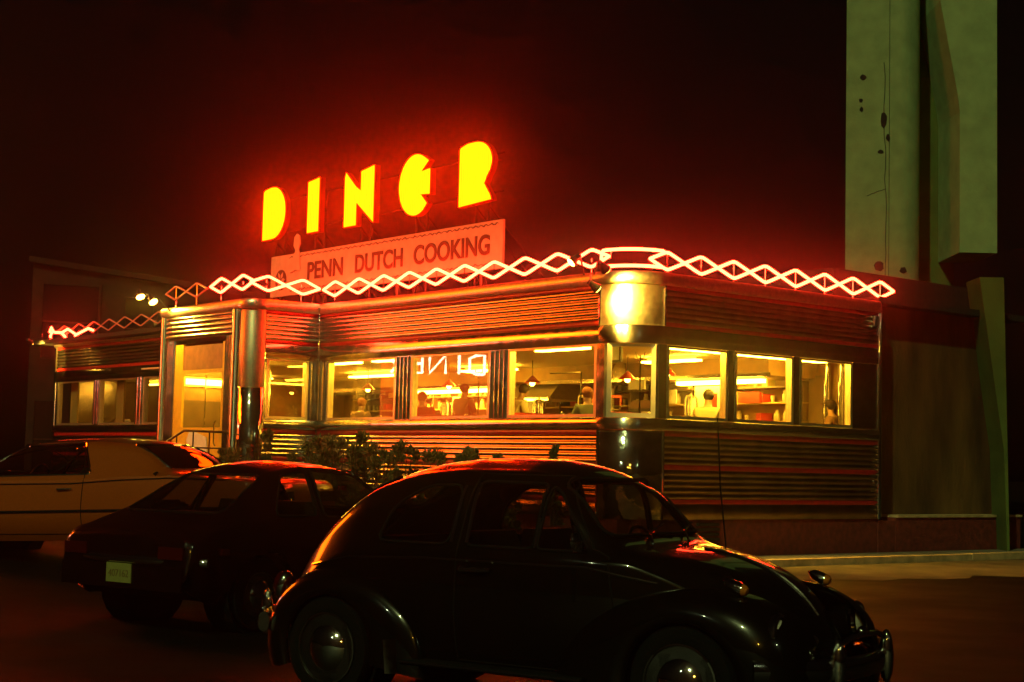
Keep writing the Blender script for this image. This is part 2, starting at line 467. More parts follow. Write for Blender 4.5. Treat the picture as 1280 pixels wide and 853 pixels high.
# chamfered corner window
c0 = Vector(LK(.12, -.03, 0)); c1 = Vector(LK(.88, -.03, 0)); cdir = (c1-c0); cl = cdir.length; cdir.normalize()
cn = Vector((cdir.y, -cdir.x, 0));
if cn.dot(Vector((0, -1, 0))) < 0: cn = -cn
def LKW(u, o, z): return c0+cdir*u+cn*o+Vector((0, 0, z))
window(LKW, 0.0, cl, fw=.075, mat='frame_metal', o=.05)
# inner corner trim, end trim
mb = MB(); mb.tube([W(TC-.03, -.03, .7), W(TC-.03, -.03, 4.42)], .035, 10); mb.build('corner_trim', 'chrome', diner, smooth=True)
mb = MB(); mb.tube([LB(6.22, .02, .7), LB(6.22, .02, 4.42)], .045, 10)
for i in range(14): mb.tube([LB(6.10, .03, .78+i*.09), LB(6.24, .03, .78+i*.09)], .018, 6)
mb.build('end_trim', 'chrome', diner, smooth=True)
# roof, floor, ceilings, inner walls
mb = MB(W); mb.box(.25, 23.9, .3, 6.1, 4.50, 4.60); mb.box(TC+.2, TC+3.4, -WV+.2, .29, 4.50, 4.60); mb.build('roof', 'roofing', diner)
mb = MB(W); mb.box(.2, 23.8, .95, 6.0, FLOOR-.06, FLOOR); mb.box(.6, 12.2, .08, .94, FLOOR-.06, FLOOR); mb.box(TC+.2, TC+3.4, -WV+.12, .07, FLOOR-.06, FLOOR); mb.build('floor_slab', 'floor_in', diner)
mb = MB(W)
mb.box(.75, 17.0, .12, 4.58, 3.58, 3.62); mb.box(.12, .74, .75, 5.98, 3.58, 3.62); mb.box(.75, 1.18, 4.58, 5.98, 3.58, 3.62)
mb.box(17.2, 23.6, .95, 6.0, 3.60, 3.64); mb.box(TC+.3, TC+3.5, -WV+.15, .1, 3.64, 3.68)
mb.build('ceiling_lining', 'ceiling_in', diner)
mb = MB(W); mb.box(.1, 23.9, 6.0, 6.1, FLOOR, 4.4); mb.build('back_wall', 'wall_tan', diner)
mb = MB(W); mb.box(17.05, 17.15, 1.0, 5.98, FLOOR, 3.97); mb.build('partition_wall', 'wall_tan', diner)
mb = MB(W); mb.box(23.8, 23.9, 1.4, 5.99, .7, 4.4); mb.build('end_wall', 'steel_rib', diner)
mb = MB(W); mb.box(1.2, 16.9, 4.6, 5.98, 3.24, 3.60); mb.build('soffit', 'wall_tan', diner)
mb = MB(W); mb.box(1.15, 16.9, 4.56, 4.599, 3.22, 3.29); mb.build('soffit_trim', 'chrome', diner)
mb = MB(W); mb.box(.66, 8.9, .10, .13, FLOOR, 2.28); mb.box(.10, .13, .66, 6.1, FLOOR, 2.28); mb.build('wall_lining', 'wall_dark', diner)
mb = MB(W); mb.box(TC+3.50, TC+3.56, -WV+.1, QE-.08, .3, 4.42); mb.build('porch_wall', 'wall_tan', diner)
mb = MB(W); mb.box(TC+3.57, TC+3.62, -WV+.08, QE-.08, .3, 4.42); mb.build('porch_cladding', 'steel_rib', diner)
mb = MB(W); mb.box(TC+3.44, TC+3.497, -WV+.15, QE-.1, FLOOR, 2.72); mb.build('reflection_panel', 'wall_dark', diner)  # added dark panel standing in for a dark reflection in the door glass
# foundation skirt with louvre
mb = MB(W); mb.box(.04, .3, .3, 6.25, -.05, .698); mb.box(.3, 24, .04, .3, -.05, .698); mb.build('foundation', 'skirt_red', diner)
mb = MB(LB); 
for i in range(7): mb.box(1.55, 2.05, -.03, .012+.01*(i%2), .12+i*.08, .165+i*.08)
mb.build('louvre_vent', 'iron', diner)

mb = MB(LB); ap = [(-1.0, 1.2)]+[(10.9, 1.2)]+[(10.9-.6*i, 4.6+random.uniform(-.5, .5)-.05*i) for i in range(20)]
mb.add([(u, o, .006) for u, o in ap], [tuple(range(len(ap)))]); struct(mb.build('lit_ground_sheet', 'lit_ground'))  # paler sheet that paints the lit strip of ground into the colour
# kitchen annexe behind the end wall
annexe = thing('kitchen_annexe', 'plain brown stucco kitchen block with flat roof adjoining the steel diner', 'building', tuple(LB(8.5, 0, 0)))
RE = -.38
mb = MB(LB); mb.box(6.3, 10.75, RE-5.5, RE, -.05, 4.62); mb.build('wall', 'stucco', annexe)
mb = MB(LB); mb.box(6.26, 11.0, RE-5.6, RE+.36, 4.62, 4.74); mb.build('roof', 'roofing', annexe)
mb = MB(LB); mb.box(6.27, 11.0, RE-5.0, RE-.7, 4.745, 5.35); mb.build('parapet', 'roofing', annexe)
mb = MB(LB); mb.box(6.75, 10.78, RE+.002, .0, -.05, .72); mb.box(6.262, 6.75, RE+.002, -.01, -.05, .66); mb.build('plinth', 'skirt_red', annexe)
mb = MB(LB); mb.box(6.78, 10.8, RE+.01, .03, .722, .765); mb.build('ledge', 'kerb', annexe)

# concrete tower
TX, TY = 0, 47.0
def atpx(px, Y): return (px-640)/FPX*Y
tower = thing('concrete_tower', 'tall pale green concrete tower with two square shafts and spalled holes beyond the diner', 'tower', (atpx(1150, TY), TY, 0))
def rect_shaft(px0, px1, z0, z1, dep, y, mat, name, label=None, roundr=0):
    x0, x1 = atpx(px0, y), atpx(px1, y); mb = MB()
    if roundr:
        pts = [(x0, y), (x1-roundr, y)] + [(x1-roundr+roundr*sin(a), y+roundr-roundr*cos(a)) for a in [pi/2*i/10 for i in range(1, 11)]] + [(x1, y+dep), (x0+.95, y+dep)]
    else: pts = [(x0, y), (x1, y), (x1, y+dep), (x0, y+dep)]
    mb.loft([[(p[0], p[1], z) for p in pts] for z in (z0, z1)]); o = mb.build(name, mat, tower, smooth=True)
    if label: o['label'] = label
    return o
sh = rect_shaft(1057, 1158, 0, 26, 4, TY, 'concrete', 'shaft', 'shaft with a rounded edge, black holes and a crack', roundr=.8)
x0, x1 = atpx(1158, TY), atpx(1199, TY)
mb = MB(); mb.box(x0, x1+.5, TY+2.2, TY+4, 0, 26); mb.build('recess_wall', 'concrete_dark', tower)
# second shaft hangs from a flared head, cut off above the ground
mb = MB(); zc = 8.2
xs = atpx(1199, TY); xe = atpx(1246, TY); xf = atpx(1176, TY)
poly = [(xs, zc), (xe, zc), (xe, 26), (xf-.3, 26), (xf-.05, 15.9), (xf+.12, 15.0), (xs-.06, 13.0), (xs, 12.5)]
mb.loft([[(p[0], y, p[1]) for p in poly] for y in (TY-.2, TY+2.19)]); o = mb.build('shaft', 'concrete', tower); o['label'] = 'shaft with a flared head that ends above the roofs'
BY = 30.6
mb = MB(); poly = [(atpx(1219, BY), 5.35), (atpx(1249, BY), 5.35), (atpx(1256, BY), .0), (atpx(1253, BY), .0), (atpx(1249, BY), 2.0)]
mb.loft([[(p[0], y, p[1]) for p in poly] for y in (BY-.4, BY+.5)]); mb.build('buttress', 'concrete_dark', tower)
def spall(px, py, w, h):
    d = cam.matrix_world.to_3x3() @ Vector(((px-640)/FPX, -(py-426.5)/FPX, -1)); s = TY/d.y
    c = Vector((0, 0, EYE))+d*s; n = 11
    pts = [(c.x+w*(.75+.45*random.random())*cos(2*pi*k/n), c.z+h*(.75+.45*random.random())*sin(2*pi*k/n)) for k in range(n)]
    mb = MB(); mb.loft([[(p[0], y, p[1]) for p in pts] for y in (TY-.012, TY+.01)]); return mb
for px, py, w, h in ((1079, 97, .10, .09), (1076, 126, .06, .06), (1077, 137, .06, .08), (1105, 150, .10, .24), (1110, 172, .07, .13), (1101, 190, .10, .06), (1098, 333, .16, .14), (1129, 338, .11, .09)):
    spall(px, py, w, h).build('spall', 'spall', tower)
d = MB(); xx = atpx(1105, TY)
d.tube([(xx+.03*random.uniform(-1, 1)+(i*.006), TY, 14.0-i*.45) for i in range(17)], .012, 5); d.tube([(atpx(1112, TY), TY, z) for z in (0, 13, 26)], .010, 5)
d.build('crack', 'spall', tower)
d = MB(); d.tube([(atpx(1084+3*i, TY), TY, 9.86+.03*i+.03*random.random()) for i in range(9)], .011, 5); d.build('crack', 'spall', tower)

# far building on the left
FBY = 62.0
far = thing('far_building', 'dim brick building with dark square windows behind the far end of the diner', 'building', (atpx(130, FBY), FBY, 0))
fx0, fx1 = atpx(36, FBY), atpx(330, FBY)
mb = MB(); fpoly = [(fx0, 0), (fx1, 0), (fx1, 8.1), (fx0, 9.1)]
mb.loft([[(p[0], y+(p[0]-fx0)*.35, p[1]) for p in fpoly] for y in (FBY, FBY+9)]); mb.build('wall', 'brick_far', far)
mb = MB(); mb.loft([[(p[0], y+(p[0]-fx0)*.35, p[1]) for p in [(fx0-.1, 9.1), (fx1, 8.1), (fx1, 8.3), (fx0-.1, 9.32)]] for y in (FBY-.25, FBY+9)]); mb.build('parapet', 'brick_far', far)
def yb(x): return FBY+(x-fx0)*.35
for px0, px1, z0, z1 in ((49, 113, 5.3, 8.25), (145, 178, 5.4, 7.9), (195, 226, 5.3, 7.7), (45, 70, .6, 3.6)):
    xa, xb = atpx(px0, FBY), atpx(px1, FBY)
    def fr(x0, x1, z0, z1, o0, o1): return [[(x0, yb(x0)+o, z0), (x1, yb(x1)+o, z0), (x1, yb(x1)+o, z1), (x0, yb(x0)+o, z1)] for o in (o0, o1)]
    mb = MB()
    for r in ((xa-.1, xa, z0-.1, z1+.1), (xb, xb+.1, z0-.1, z1+.1), (xa, xb, z1, z1+.1), (xa, xb, z0-.1, z0), (xa, xb, (z0+z1)/2-.03, (z0+z1)/2+.03)):
        mb.loft(fr(*r, -.06, .02))
    w = mb.build('window', 'brick_far', far)
    mb = MB(); mb.loft(fr(xa, xb, z0, z1, -.02, .01)); mb.build('pane', 'window_far', w)

# ------------------------------------------------------------------ neon
def zig(u0, n, p, zc, amp, ph0=1):
    out = [(u0, zc)]
    for i in range(n):
        s = ph0 if i % 2 == 0 else -ph0
        c = u0+p*(i+.5)
        out += [(c-.14*p, zc+s*amp*.80), (c-.04*p, zc+s*amp), (c+.04*p, zc+s*amp), (c+.14*p, zc+s*amp*.80), (u0+p*(i+1), zc)]
    return out
def neon_run(name, label, L, u0, n, p, zc, amp=.135, mat='neon_on', slope=0.0, r=.027, group='zigzag neon runs along the roof edge', off=-.05):
    um = u0+n*p/2
    root = thing(name, label, 'neon tubing', tuple(L(um, off, Z_COR1)), group=group)
    for s in (1, -1):
        pts = zig(u0, n, p, zc, amp, s)
        mb = MB(); mb.tube([L(u, off, z+slope*(u-u0)) for u, z in pts], r, 8)
        mb.build('tube', mat, root, smooth=True)
    for i in range(n):
        c = u0+p*(i+.5); mb = MB()
        mb.tube([L(c+.02, off-.02, Z_COR1-.02), L(c+.02, off-.02, zc+amp+slope*(c-u0))], .008, 6); mb.build('support_rod', 'chrome', root)
    return root
neon_run('neon_zigzag', 'lit zigzag neon over the long front wall under the sign board', LA, .60, 10, .838, 4.88, slope=.006)
neon_run('neon_zigzag', 'lit zigzag neon over the dark end wall by the stucco annexe', LB, .42, 8, .788, 4.83, slope=.006)
neon_run('neon_zigzag', 'lit short zigzag neon over the doorway side wall, two diamonds long', LC, .0, 2, .80, 4.95)
neon_run('neon_zigzag', 'lit end of the zigzag neon above the entrance door', LD, -.0, 2, .86, 4.97)
neon_run('neon_zigzag', 'unlit dull pink zigzag tube over the left half of the doorway', LD, 1.85, 2, .9, 4.95, mat='neon_off', r=.022)
neon_run('neon_zigzag', 'unlit dull pink zigzag tube over the recessed far wing', LE, 16.3, 8, .92, 4.95, mat='neon_off', r=.022, slope=-.01)
# rectangle at the corner
root = thing('neon_rectangle', 'lit rectangular neon loop curving round the diner corner', 'neon tubing', tuple(LK(.5, -.05, Z_COR1)), group=None)
def LKO(u, z): return LK(u, -.05, z)
loop = [(-.02, 4.72), (-.06, 4.75), (-.06, 4.95), (-.02, 4.985)] + [(i/10, 4.985) for i in range(1, 10)] + [(1.0, 4.985), (1.04, 4.95)]
mb = MB(); mb.tube([LKO(*p) for p in loop], .027, 8); mb.build('tube', 'neon_on', root, smooth=True)
mb = MB(); mb.tube([LKO(i/10, 4.72) for i in range(0, 11)], .027, 8); mb.build('tube', 'neon_on', root, smooth=True)
for u in (.12, .82):
    mb = MB(); mb.tube([LK(u, -.07, Z_COR1-.02), LK(u, -.07, 4.98)], .009, 6); mb.build('support_rod', 'chrome', root)
# broken lit bits at the far end
root = thing('neon_zigzag', 'broken lit neon pieces at the far end corner of the recessed wing', 'neon tubing', tuple(LE(23.2, 0, Z_COR1)), group='zigzag neon runs along the roof edge')
for pts in ([(24.1, 4.95), (24.0, 5.08), (23.85, 4.98), (24.05, 4.84), (23.95, 4.70), (23.6, 4.69)], [(23.75, 4.93), (23.3, 4.90), (23.0, 4.74)],
            [(23.3, 4.90), (22.9, 4.98), (22.35, 4.80), (21.6, 4.93), (21.3, 4.86)], [(22.4, 4.79), (22.42, 4.62)]):
    mb = MB(); mb.tube([LE(u, -.02, z-.06) for u, z in pts], .034, 8); mb.build('tube', 'neon_on', root, smooth=True)

# ------------------------------------------------------------------ roof sign
def LS(u, o, z): return W(u, .4-o, z)
def arc(cx, cy, rx, ry, a0, a1, n=14): return [(cx+rx*cos(radians(a0+(a1-a0)*i/n)), cy+ry*sin(radians(a0+(a1-a0)*i/n))) for i in range(n+1)]
GL = {
 'D': [(0, 0), (.30, 0)] + arc(.42, .50, .58, .50, -80, 78) + [(.35, 1.0), (.08, .97), (0, .93)],
 'I': [(0, 0), (1, 0), (1, 1), (.05, .96), (0, .95)],
 'N': [(0, 0), (.42, 0), (.42, .40), (1, .0), (1, 1), (.56, .94), (.56, .60), (.40, .68), (.04, .97), (0, .88)],
 'E': arc(.52, .5, .52, .5, 62, 298, 22) + [(.78, .07), (.90, .17), (.70, .33), (.98, .31), (.98, .72), (.92, .72), (.70, .70), (.93, .86)],
 'R': [(0, 0), (1.0, .04), (.98, .10), (.78, .31)] + arc(.5, .66, .50, .33, -42, 90) + [(.25, .99), (.05, .95), (0, .92)],
}
sign = thing('roof_letter_sign', 'five large glowing yellow letters spelling DINER standing above the roof', 'neon sign', tuple(LS(8, 0, 4.6)))
for ch, t0, t1, z0, z1 in (('D', 11.12, 12.05, 6.25, 7.40), ('I', 9.80, 10.24, 6.24, 7.38), ('N', 7.80, 8.86, 6.22, 7.38), ('E', 5.93, 6.96, 6.20, 7.40), ('R', 4.10, 5.06, 6.20, 7.38)):
    g = [(t1-(t1-t0)*x, z0+(z1-z0)*y) for x, y in GL[ch]]
    cx = sum(p[0] for p in g)/len(g); cz = sum(p[1] for p in g)/len(g)
    mb = MB(); mb.loft([[LS(u, o, z) for u, z in g] for o in (-.14, -.004)]); lt = mb.build('letter', 'letter_can', sign)
    lt['label'] = 'glowing letter %s' % ch
    mb = MB(); mb.loft([[LS(cx+(u-cx)*.985, o, cz+(z-cz)*.985) for u, z in g] for o in (-.003, .004)]); mb.build('letter_face', 'letter_face', lt)
    mb = MB()
    for uu in ((t0+t1)/2-.18, (t0+t1)/2+.18):
        mb.tube([LS(uu, -.2, 4.58), LS(uu, -.2, z1-.2)], .025, 6)
        mb.tube([LS(uu, -.2, 6.2), LS(uu, -2.0, 4.6)], .018, 6)
    mb.build('support_post', 'iron', sign)
mb = MB()
for z in (6.42, 7.12): mb.tube([LS(4.0, -.2, z), LS(12.1, -.2, z)], .022, 6)
mb.build('support_rail', 'iron', sign)
for u, z in ((3.86, 6.95), (10.98, 6.75)):
    mb = MB(); mb.tube([LS(u+.25, -.1, z+.03), LS(u-.12, .05, z-.04)], .010, 6); mb.build('bracket', 'chrome', sign)

def text_mb(s, size, fn, extrude=.006, offset=0.0, shear=0.0, spacing=1.0, xs=1.0):
    cu = bpy.data.curves.new('t', 'FONT'); cu.body = s; cu.size = size; cu.extrude = extrude; cu.offset = offset; cu.shear = shear; cu.space_character = spacing
    ob = bpy.data.objects.new('t', cu); COL.objects.link(ob)
    me = ob.to_mesh(); vs = [v.co.copy() for v in me.vertices]; fs = [tuple(p.vertices) for p in me.polygons]; ob.to_mesh_clear()
    bpy.data.objects.remove(ob); bpy.data.curves.remove(cu)
    x0 = min(v.x for v in vs); x1 = max(v.x for v in vs)
    mb = MB(); mb.add([fn((v.x-x0)*xs, v.y, v.z) for v in vs], fs); return mb, (x1-x0)*xs
BT1, BT0, BZ0, BZ1 = 11.63, 3.74, 4.98, 5.86
board = thing('sign_board', 'cream board reading PENN DUTCH COOKING in dark letters below the big letters', 'sign', tuple(LS(7.7, 0, 4.7)))
mb = MB(LS); mb.box(BT0, BT1, -.05, .0, BZ0, BZ1); mb.build('panel', 'paint_cream', board)
cu_w = 7.05 - .0
def place_text(s, tl, tr, z, size):
    _, w = text_mb(s, size, lambda x, y, zz: Vector((x, y, zz)))
    k = (tl-tr)/w
    mb, _ = text_mb(s, size, lambda x, y, zz: LS(tl-x*k, .008+zz, z+y), offset=.012)
    o = mb.build('lettering', 'paint_brown', board); return o
place_text('PENN', 10.15, 8.85, 5.27, .50); place_text('DUTCH', 8.38, 6.78, 5.27, .50); place_text('COOKING', 6.40, 4.12, 5.27, .50)
for z, sg in ((5.79, 1), (5.08, -1)):
    pts = []; u = BT0+.12; k = 0
    while u < 10.9:
        pts.append((u, .003, z+.020*sin(k*1.9)+.008*random.random())); u += random.uniform(.03, .06); k += 1
    mb = MB(LS); mb.tube(pts, [.004+.008*abs(sin(i*.55)) for i in range(len(pts))], 5); mb.build('border_squiggle', 'paint_brown', board)
mb = MB(); n = 24; cu_, cz_ = 11.2, 5.33
mb.loft([[LS(cu_+.22*cos(2*pi*k/n), o, cz_+.22*sin(2*pi*k/n)) for k in range(n)] for o in (.001, .014)]); ro = mb.build('rosette', 'paint_brown', board)
mb = MB()
for k in range(6):
    a = 2*pi*k/6; mb.loft([[LS(cu_+rr*cos(a+da), o, cz_+rr*sin(a+da)) for rr, da in ((.03, 0), (.11, .35), (.19, 0), (.11, -.35))] for o in (.0145, .02)])
mb.build('petal', 'paint_cream', ro)
mb = MB(); g = [(10.62, 5.5), (10.42, 5.48), (10.46, 5.80), (10.50, 5.93), (10.44, 6.05), (10.48, 6.22), (10.58, 6.27), (10.68, 6.20), (10.70, 6.02), (10.62, 5.92), (10.72, 5.75), (10.86, 5.62), (10.80, 5.45)]
mb.loft([[LS(u, o, z) for u, z in g] for o in (.004, .03)]); mb.build('cutout', 'paint_cream', board)
mb = MB(LS)
for u in (4.4, 7.0, 9.6, 11.3): mb.box(u-.04, u+.04, -.12, -.052, 4.58, BZ1-.1)
mb.build('support_post', 'iron', board)

# street sign across the lot (its reflection shows in the front windows)
vx = Vector((-2.2, 45.0, 0)); nA = -B_
dist = (vx-P0).dot(nA); real = vx - nA*2*dist
def refl(v): return v - nA*2*v.dot(nA)
tdir = refl(Vector((-1, 0, 0))); fdir = refl(Vector((0, -1, 0)))
def LR(x, o, z): return Vector((real.x, real.y, 0))+tdir*x+fdir*o+Vector((0, 0, z))
RS = thing('street_sign', 'red lit pole sign with white neon DINER lettering at the edge of the lot', 'sign', tuple(LR(0, 0, 0)))
mb = MB(LR); mb.box(-1.72, 1.95, -.35, -.02, 2.5, 5.35); mb.box(-5.0, 1.95, -.35, -.02, 5.6, 9.8); mb.build('cabinet', 'letter_can', RS)
mb = MB(LR); mb.box(-1.62, 1.85, -.018, -.01, 2.6, 5.25); mb.build('panel', 'panel_red', RS)
mb = MB(LR); mb.box(-4.9, 1.85, -.018, -.01, 5.7, 9.7); mb.build('added_glow_panel', 'added_glow_red', RS)  # upper panel added and sized to throw red light on the front wall ribs
mb = MB(LR)
for x, zt_ in ((-3.2, 5.6), (.4, 2.5)): mb.tube([(x, -.2, 0), (x, -.2, zt_)], .12, 12)
mb.build('pole', 'iron', RS, smooth=True)
SG = {'D': [[(.04, .04), (.26, .04), (.42, .22), (.42, .88), (.26, 1.06), (.04, 1.06), (.04, .04)]], 'I': [[(.07, .03), (.07, 1.07)]],
 'N': [[(.05, .03), (.05, 1.06), (.47, .04), (.47, 1.07)]], 'E': [[(.40, .05), (.05, .05), (.05, 1.05), (.40, 1.05)], [(.07, .55), (.34, .55)]],
 'R': [[(.05, .03), (.05, 1.05), (.30, 1.05), (.42, .92), (.42, .66), (.30, .53), (.07, .53)], [(.24, .51), (.44, .03)]]}
for ch, x, ws_ in (('D', -1.42, 1.12), ('I', -.72, 1.0), ('N', -.32, 1.1), ('E', .36, .95), ('R', .84, 1.05)):
    mb = MB()
    for lp in SG[ch]:
        mb.tube([LR(x+px_*ws_, .05, 4.06+pz*.53) for px_, pz in lp], .042, 8)
    o = mb.build('letter', 'neon_white', RS, smooth=True); o['label'] = 'white neon letter %s' % ch

# ------------------------------------------------------------------ floodlights
def floodlight(label, pos, aim, anchor, lit=True, power=30, r=.085):
    pos, aim, anchor = Vector(pos), Vector(aim), Vector(anchor)
    d = (aim-pos).normalized()
    t = thing('floodlight', label, 'floodlight', tuple(anchor), group='floodlights on the roof edge')
    mb = MB(); mb.lathe([(.02, -.20), (.045, -.19), (.05, -.11), (r*.75, -.07), (r*.98, -.01), (r, .0), (r*.96, .004), (r*.80, -.02), (.02, -.06)], pos, d, 18)
    h = mb.build('housing', 'lamp_housing', t, smooth=True)
    mb = MB(); mb.lathe([(r*.2, -.055), (r*.88, -.012), (r*.85, .012), (r*.5, .026), (.002, .03)], pos, d, 16)
    mb.build('bulb', 'flood_on' if lit else 'lens', t, smooth=True)
    mb = MB(); b = pos-d*.15; mid = (b+anchor)/2+Vector((0, 0, .10)); mb.tube([b, mid, anchor], .016, 8); mb.build('arm', 'lamp_housing', t, smooth=True)
    if lit:
        ld = bpy.data.lights.new('flood_beam', 'SPOT'); ld.energy = power; ld.color = (1, .58, .06); ld.spot_size = radians(95); ld.spot_blend = .8; ld.shadow_soft_size = .06
        lo = bpy.data.objects.new('beam', ld); COL.objects.link(lo); lo.parent = t
        lo.matrix_parent_inverse = Matrix.Identity(4)
        q = d.to_track_quat('-Z', 'Y'); m = Matrix.Translation(pos+d*.05) @ q.to_matrix().to_4x4()
        lo.matrix_basis = Matrix.Translation(-anchor) @ m
    return t
floodlight('small yellow floodlight under the neon rectangle, aimed at the rounded corner panel', LA(.06, .52, 4.56), LK(.60, 0, 4.05), LA(.80, .08, 4.6), True, 1500)
floodlight('lower yellow floodlight beside the bright rounded corner panel', LA(.36, .42, 4.30), LK(.42, 0, 3.95), LA(.88, .08, 4.5), True, 600)
floodlight('floodlight on a curled bracket under the last neon diamond before the corner', LA(.95, .45, 4.76), LA(1.5, 1.6, 3.6), LA(1.05, .08, 4.6), True, 60)
floodlight('bare yellow floodlight right of the pair above the doorway end', LD(3.40, .36, 4.74), LD(1.9, .02, 2.9), LD(3.2, .06, 4.55), True, 420, .10)
floodlight('bare yellow floodlight farther left of the pair above the doorway end', LD(4.12, .30, 4.90), LD(3.0, .2, 3.2), LD(3.5, -.1, 4.6), True, 50, .10)
floodlight('small yellow floodlight at the far end of the recessed wing', LE(23.2, .85, 4.50), LE(23.6, -.1, 4.05), LE(22.9, .06, 4.55), True, 600, .07)

# fittings on the end wall
f = thing('wall_bell', 'small chrome bell box high on the end wall beside the corner trim', 'bell', tuple(LB(6.0, .05, 4.15)))
mb = MB(LB); mb.lathe([(.0, 0), (.06, 0), (.06, .16), (.05, .18), (0, .18)], (5.98, .11, 4.16), (0, 0, 1), 14); mb.build('bell', 'chrome', f, smooth=True)
mb = MB(LB); mb.box(5.95, 6.12, .03, .06, 4.12, 4.36); mb.tube([(6.10, .06, 4.12), (6.10, .07, 4.0)], .03, 8); mb.build('bracket', 'chrome', f)

# ------------------------------------------------------------------ entrance steps, railing, poster
st = thing('entrance_steps', 'concrete steps up to the yellow diner door', 'steps', tuple(LD(1.9, .6, .4)))
mb = MB(LD)
for i in range(6): mb.box(.7, 3.4, .012+.0, 1.15+.28*i-.28*0 if i else 1.15, FLOOR-.11-.15*(i+1), FLOOR-.115-.15*i) if i else mb.box(.7, 3.4, .012, 1.15, FLOOR-.26, FLOOR-.115)
mb.build('step', 'pavement', st)
rl = thing('hand_railing', 'dark iron hand railing beside the entrance door', 'railing', tuple(LD(.6, .6, .9)))
mb = MB(LD)
mb.tube([(.62, .06, 2.02), (.62, 1.0, 2.02), (.62, 2.4, 1.15), (.62, 2.4, .5)], .025, 8); mb.tube([(.62, .06, 1.7), (.62, 1.0, 1.7), (.62, 2.4, .85)], .016, 8); mb.build('rail', 'iron', rl, smooth=True)
mb = MB(LD)
for o in (.1, .45, .8, 1.15): mb.tube([(.62, o, .9), (.62, o, 2.02 if o < 1.05 else 1.9)], .016, 6)
mb.build('baluster', 'iron', rl)
po = MB(); g = [(2.45, 1.86), (2.30, 2.08), (1.62, 1.92), (1.50, 1.30), (2.12, 1.36)]
po.loft([[LD(u, o, z) for u, z in g] for o in (-.035, -.022)]); tag(po.build('paper_poster', 'paper_white'), 'white paper poster stuck askew on the lower half of the yellow door', 'poster')

# ------------------------------------------------------------------ inside the diner
CL = 'fluorescent lights on the diner ceiling'
def ceil_light(label, t0, t1, q0, q1, z, mat='tube_yellow'):
    t = thing('ceiling_light', label, 'ceiling light', tuple(W((t0+t1)/2, (q0+q1)/2, z)), group=CL)
    tm_, qm_ = (t0+t1)/2, (q0+q1)/2; lng = (t1-t0) > (q1-q0)
    mb = MB(W); mb.box(*((t0+.1, t1-.1, qm_-.025, qm_+.025) if lng else (tm_-.025, tm_+.025, q0+.1, q1-.1)), z-.07, z); mb.build('housing', 'pale_yellow', t)
    mb = MB(W); e = .02; mb.box(t0+e, t1-e, q0+e, q1-e, z-.11, z-.072); mb.build('tube', mat, t)
for lb, *a in (('strip light along the end windows of the diner', .30, .55, 1.2, 5.2, 3.575), ('strip light just inside the first front window from the corner', 1.6, 2.9, .45, .65, 3.575),
               ('strip light just inside the middle front window', 7.0, 7.9, .5, .7, 3.575), ('strip light just inside the front window by the doorway', 8.4, 9.7, .5, .7, 3.575),
               ('strip light over the counter by the corner', 2.0, 3.4, 3.5, 3.75, 3.575), ('strip light over the middle of the counter', 7.2, 8.9, 3.5, 3.75, 3.575), ('strip light over the far part of the counter', 11.4, 13.2, 3.5, 3.75, 3.575)):
    ceil_light(lb, *a)
ceil_light('strip light in the doorway porch', TC+.9, TC+2.9, -.9, -.6, 3.635)
wl = thing('wall_light', 'bright strip light on the porch wall seen through the entrance door glass', 'wall light', tuple(W(TC+3.45, -.3, 3.0)))
mb = MB(W); mb.box(TC+3.46, TC+3.499, -1.15, .35, 3.02, 3.22); mb.build('backplate', 'pale_yellow', wl)
mb = MB(W); mb.box(TC+3.40, TC+3.459, -1.1, .3, 3.06, 3.18); mb.build('tube', 'tube_yellow', wl)
ceil_light('dim strip light in the far dining wing', 16.0, 18.0, 3.0, 3.2, 3.595, 'tube_dim'); ceil_light('dim strip light at the end of the far dining wing', 20.5, 22.5, 3.0, 3.2, 3.595, 'tube_dim')
# shelf strip lights
sl = thing('shelf_light', 'bright strip light under the soffit over the back shelves', 'shelf light', tuple(W(5, 5.2, 3.2)))
mb = MB(W); mb.box(2.0, 4.2, 5.3, 5.45, 3.16, 3.235); mb.box(9.5, 13.5, 5.3, 5.45, 3.16, 3.235); mb.build('tube', 'tube_yellow', sl)
# counter, stools and shelves
co = thing('lunch_counter', 'long lunch counter with a chrome edged top inside the diner', 'counter', tuple(W(6, 3.7, FLOOR)))
mb = MB(W); mb.box(1.5, 15.2, 3.4, 4.0, 2.32, 2.37); mb.build('top', 'pale_yellow', co)
mb = MB(W); mb.box(1.6, 15.1, 3.55, 3.95, FLOOR, 2.318); mb.build('front_panel', 'vinyl_red', co)
sh = thing('back_shelf', 'back wall shelving with three boards behind the counter', 'shelving', tuple(W(5, 5.8, FLOOR)))
for z in (2.42, 2.78, 3.08):
    mb = MB(W); mb.box(1.4, 16.2, 5.62, 5.97, z, z+.03); mb.build('board', 'pale_yellow' if z < 3 else 'wall_dark', sh)
for u in (1.4, 3.6, 5.8, 8.0, 10.4, 12.6, 14.8):
    mb = MB(W); mb.box(u, u+.04, 5.60, 5.98, FLOOR, 3.2); mb.build('upright', 'wall_dark', sh)
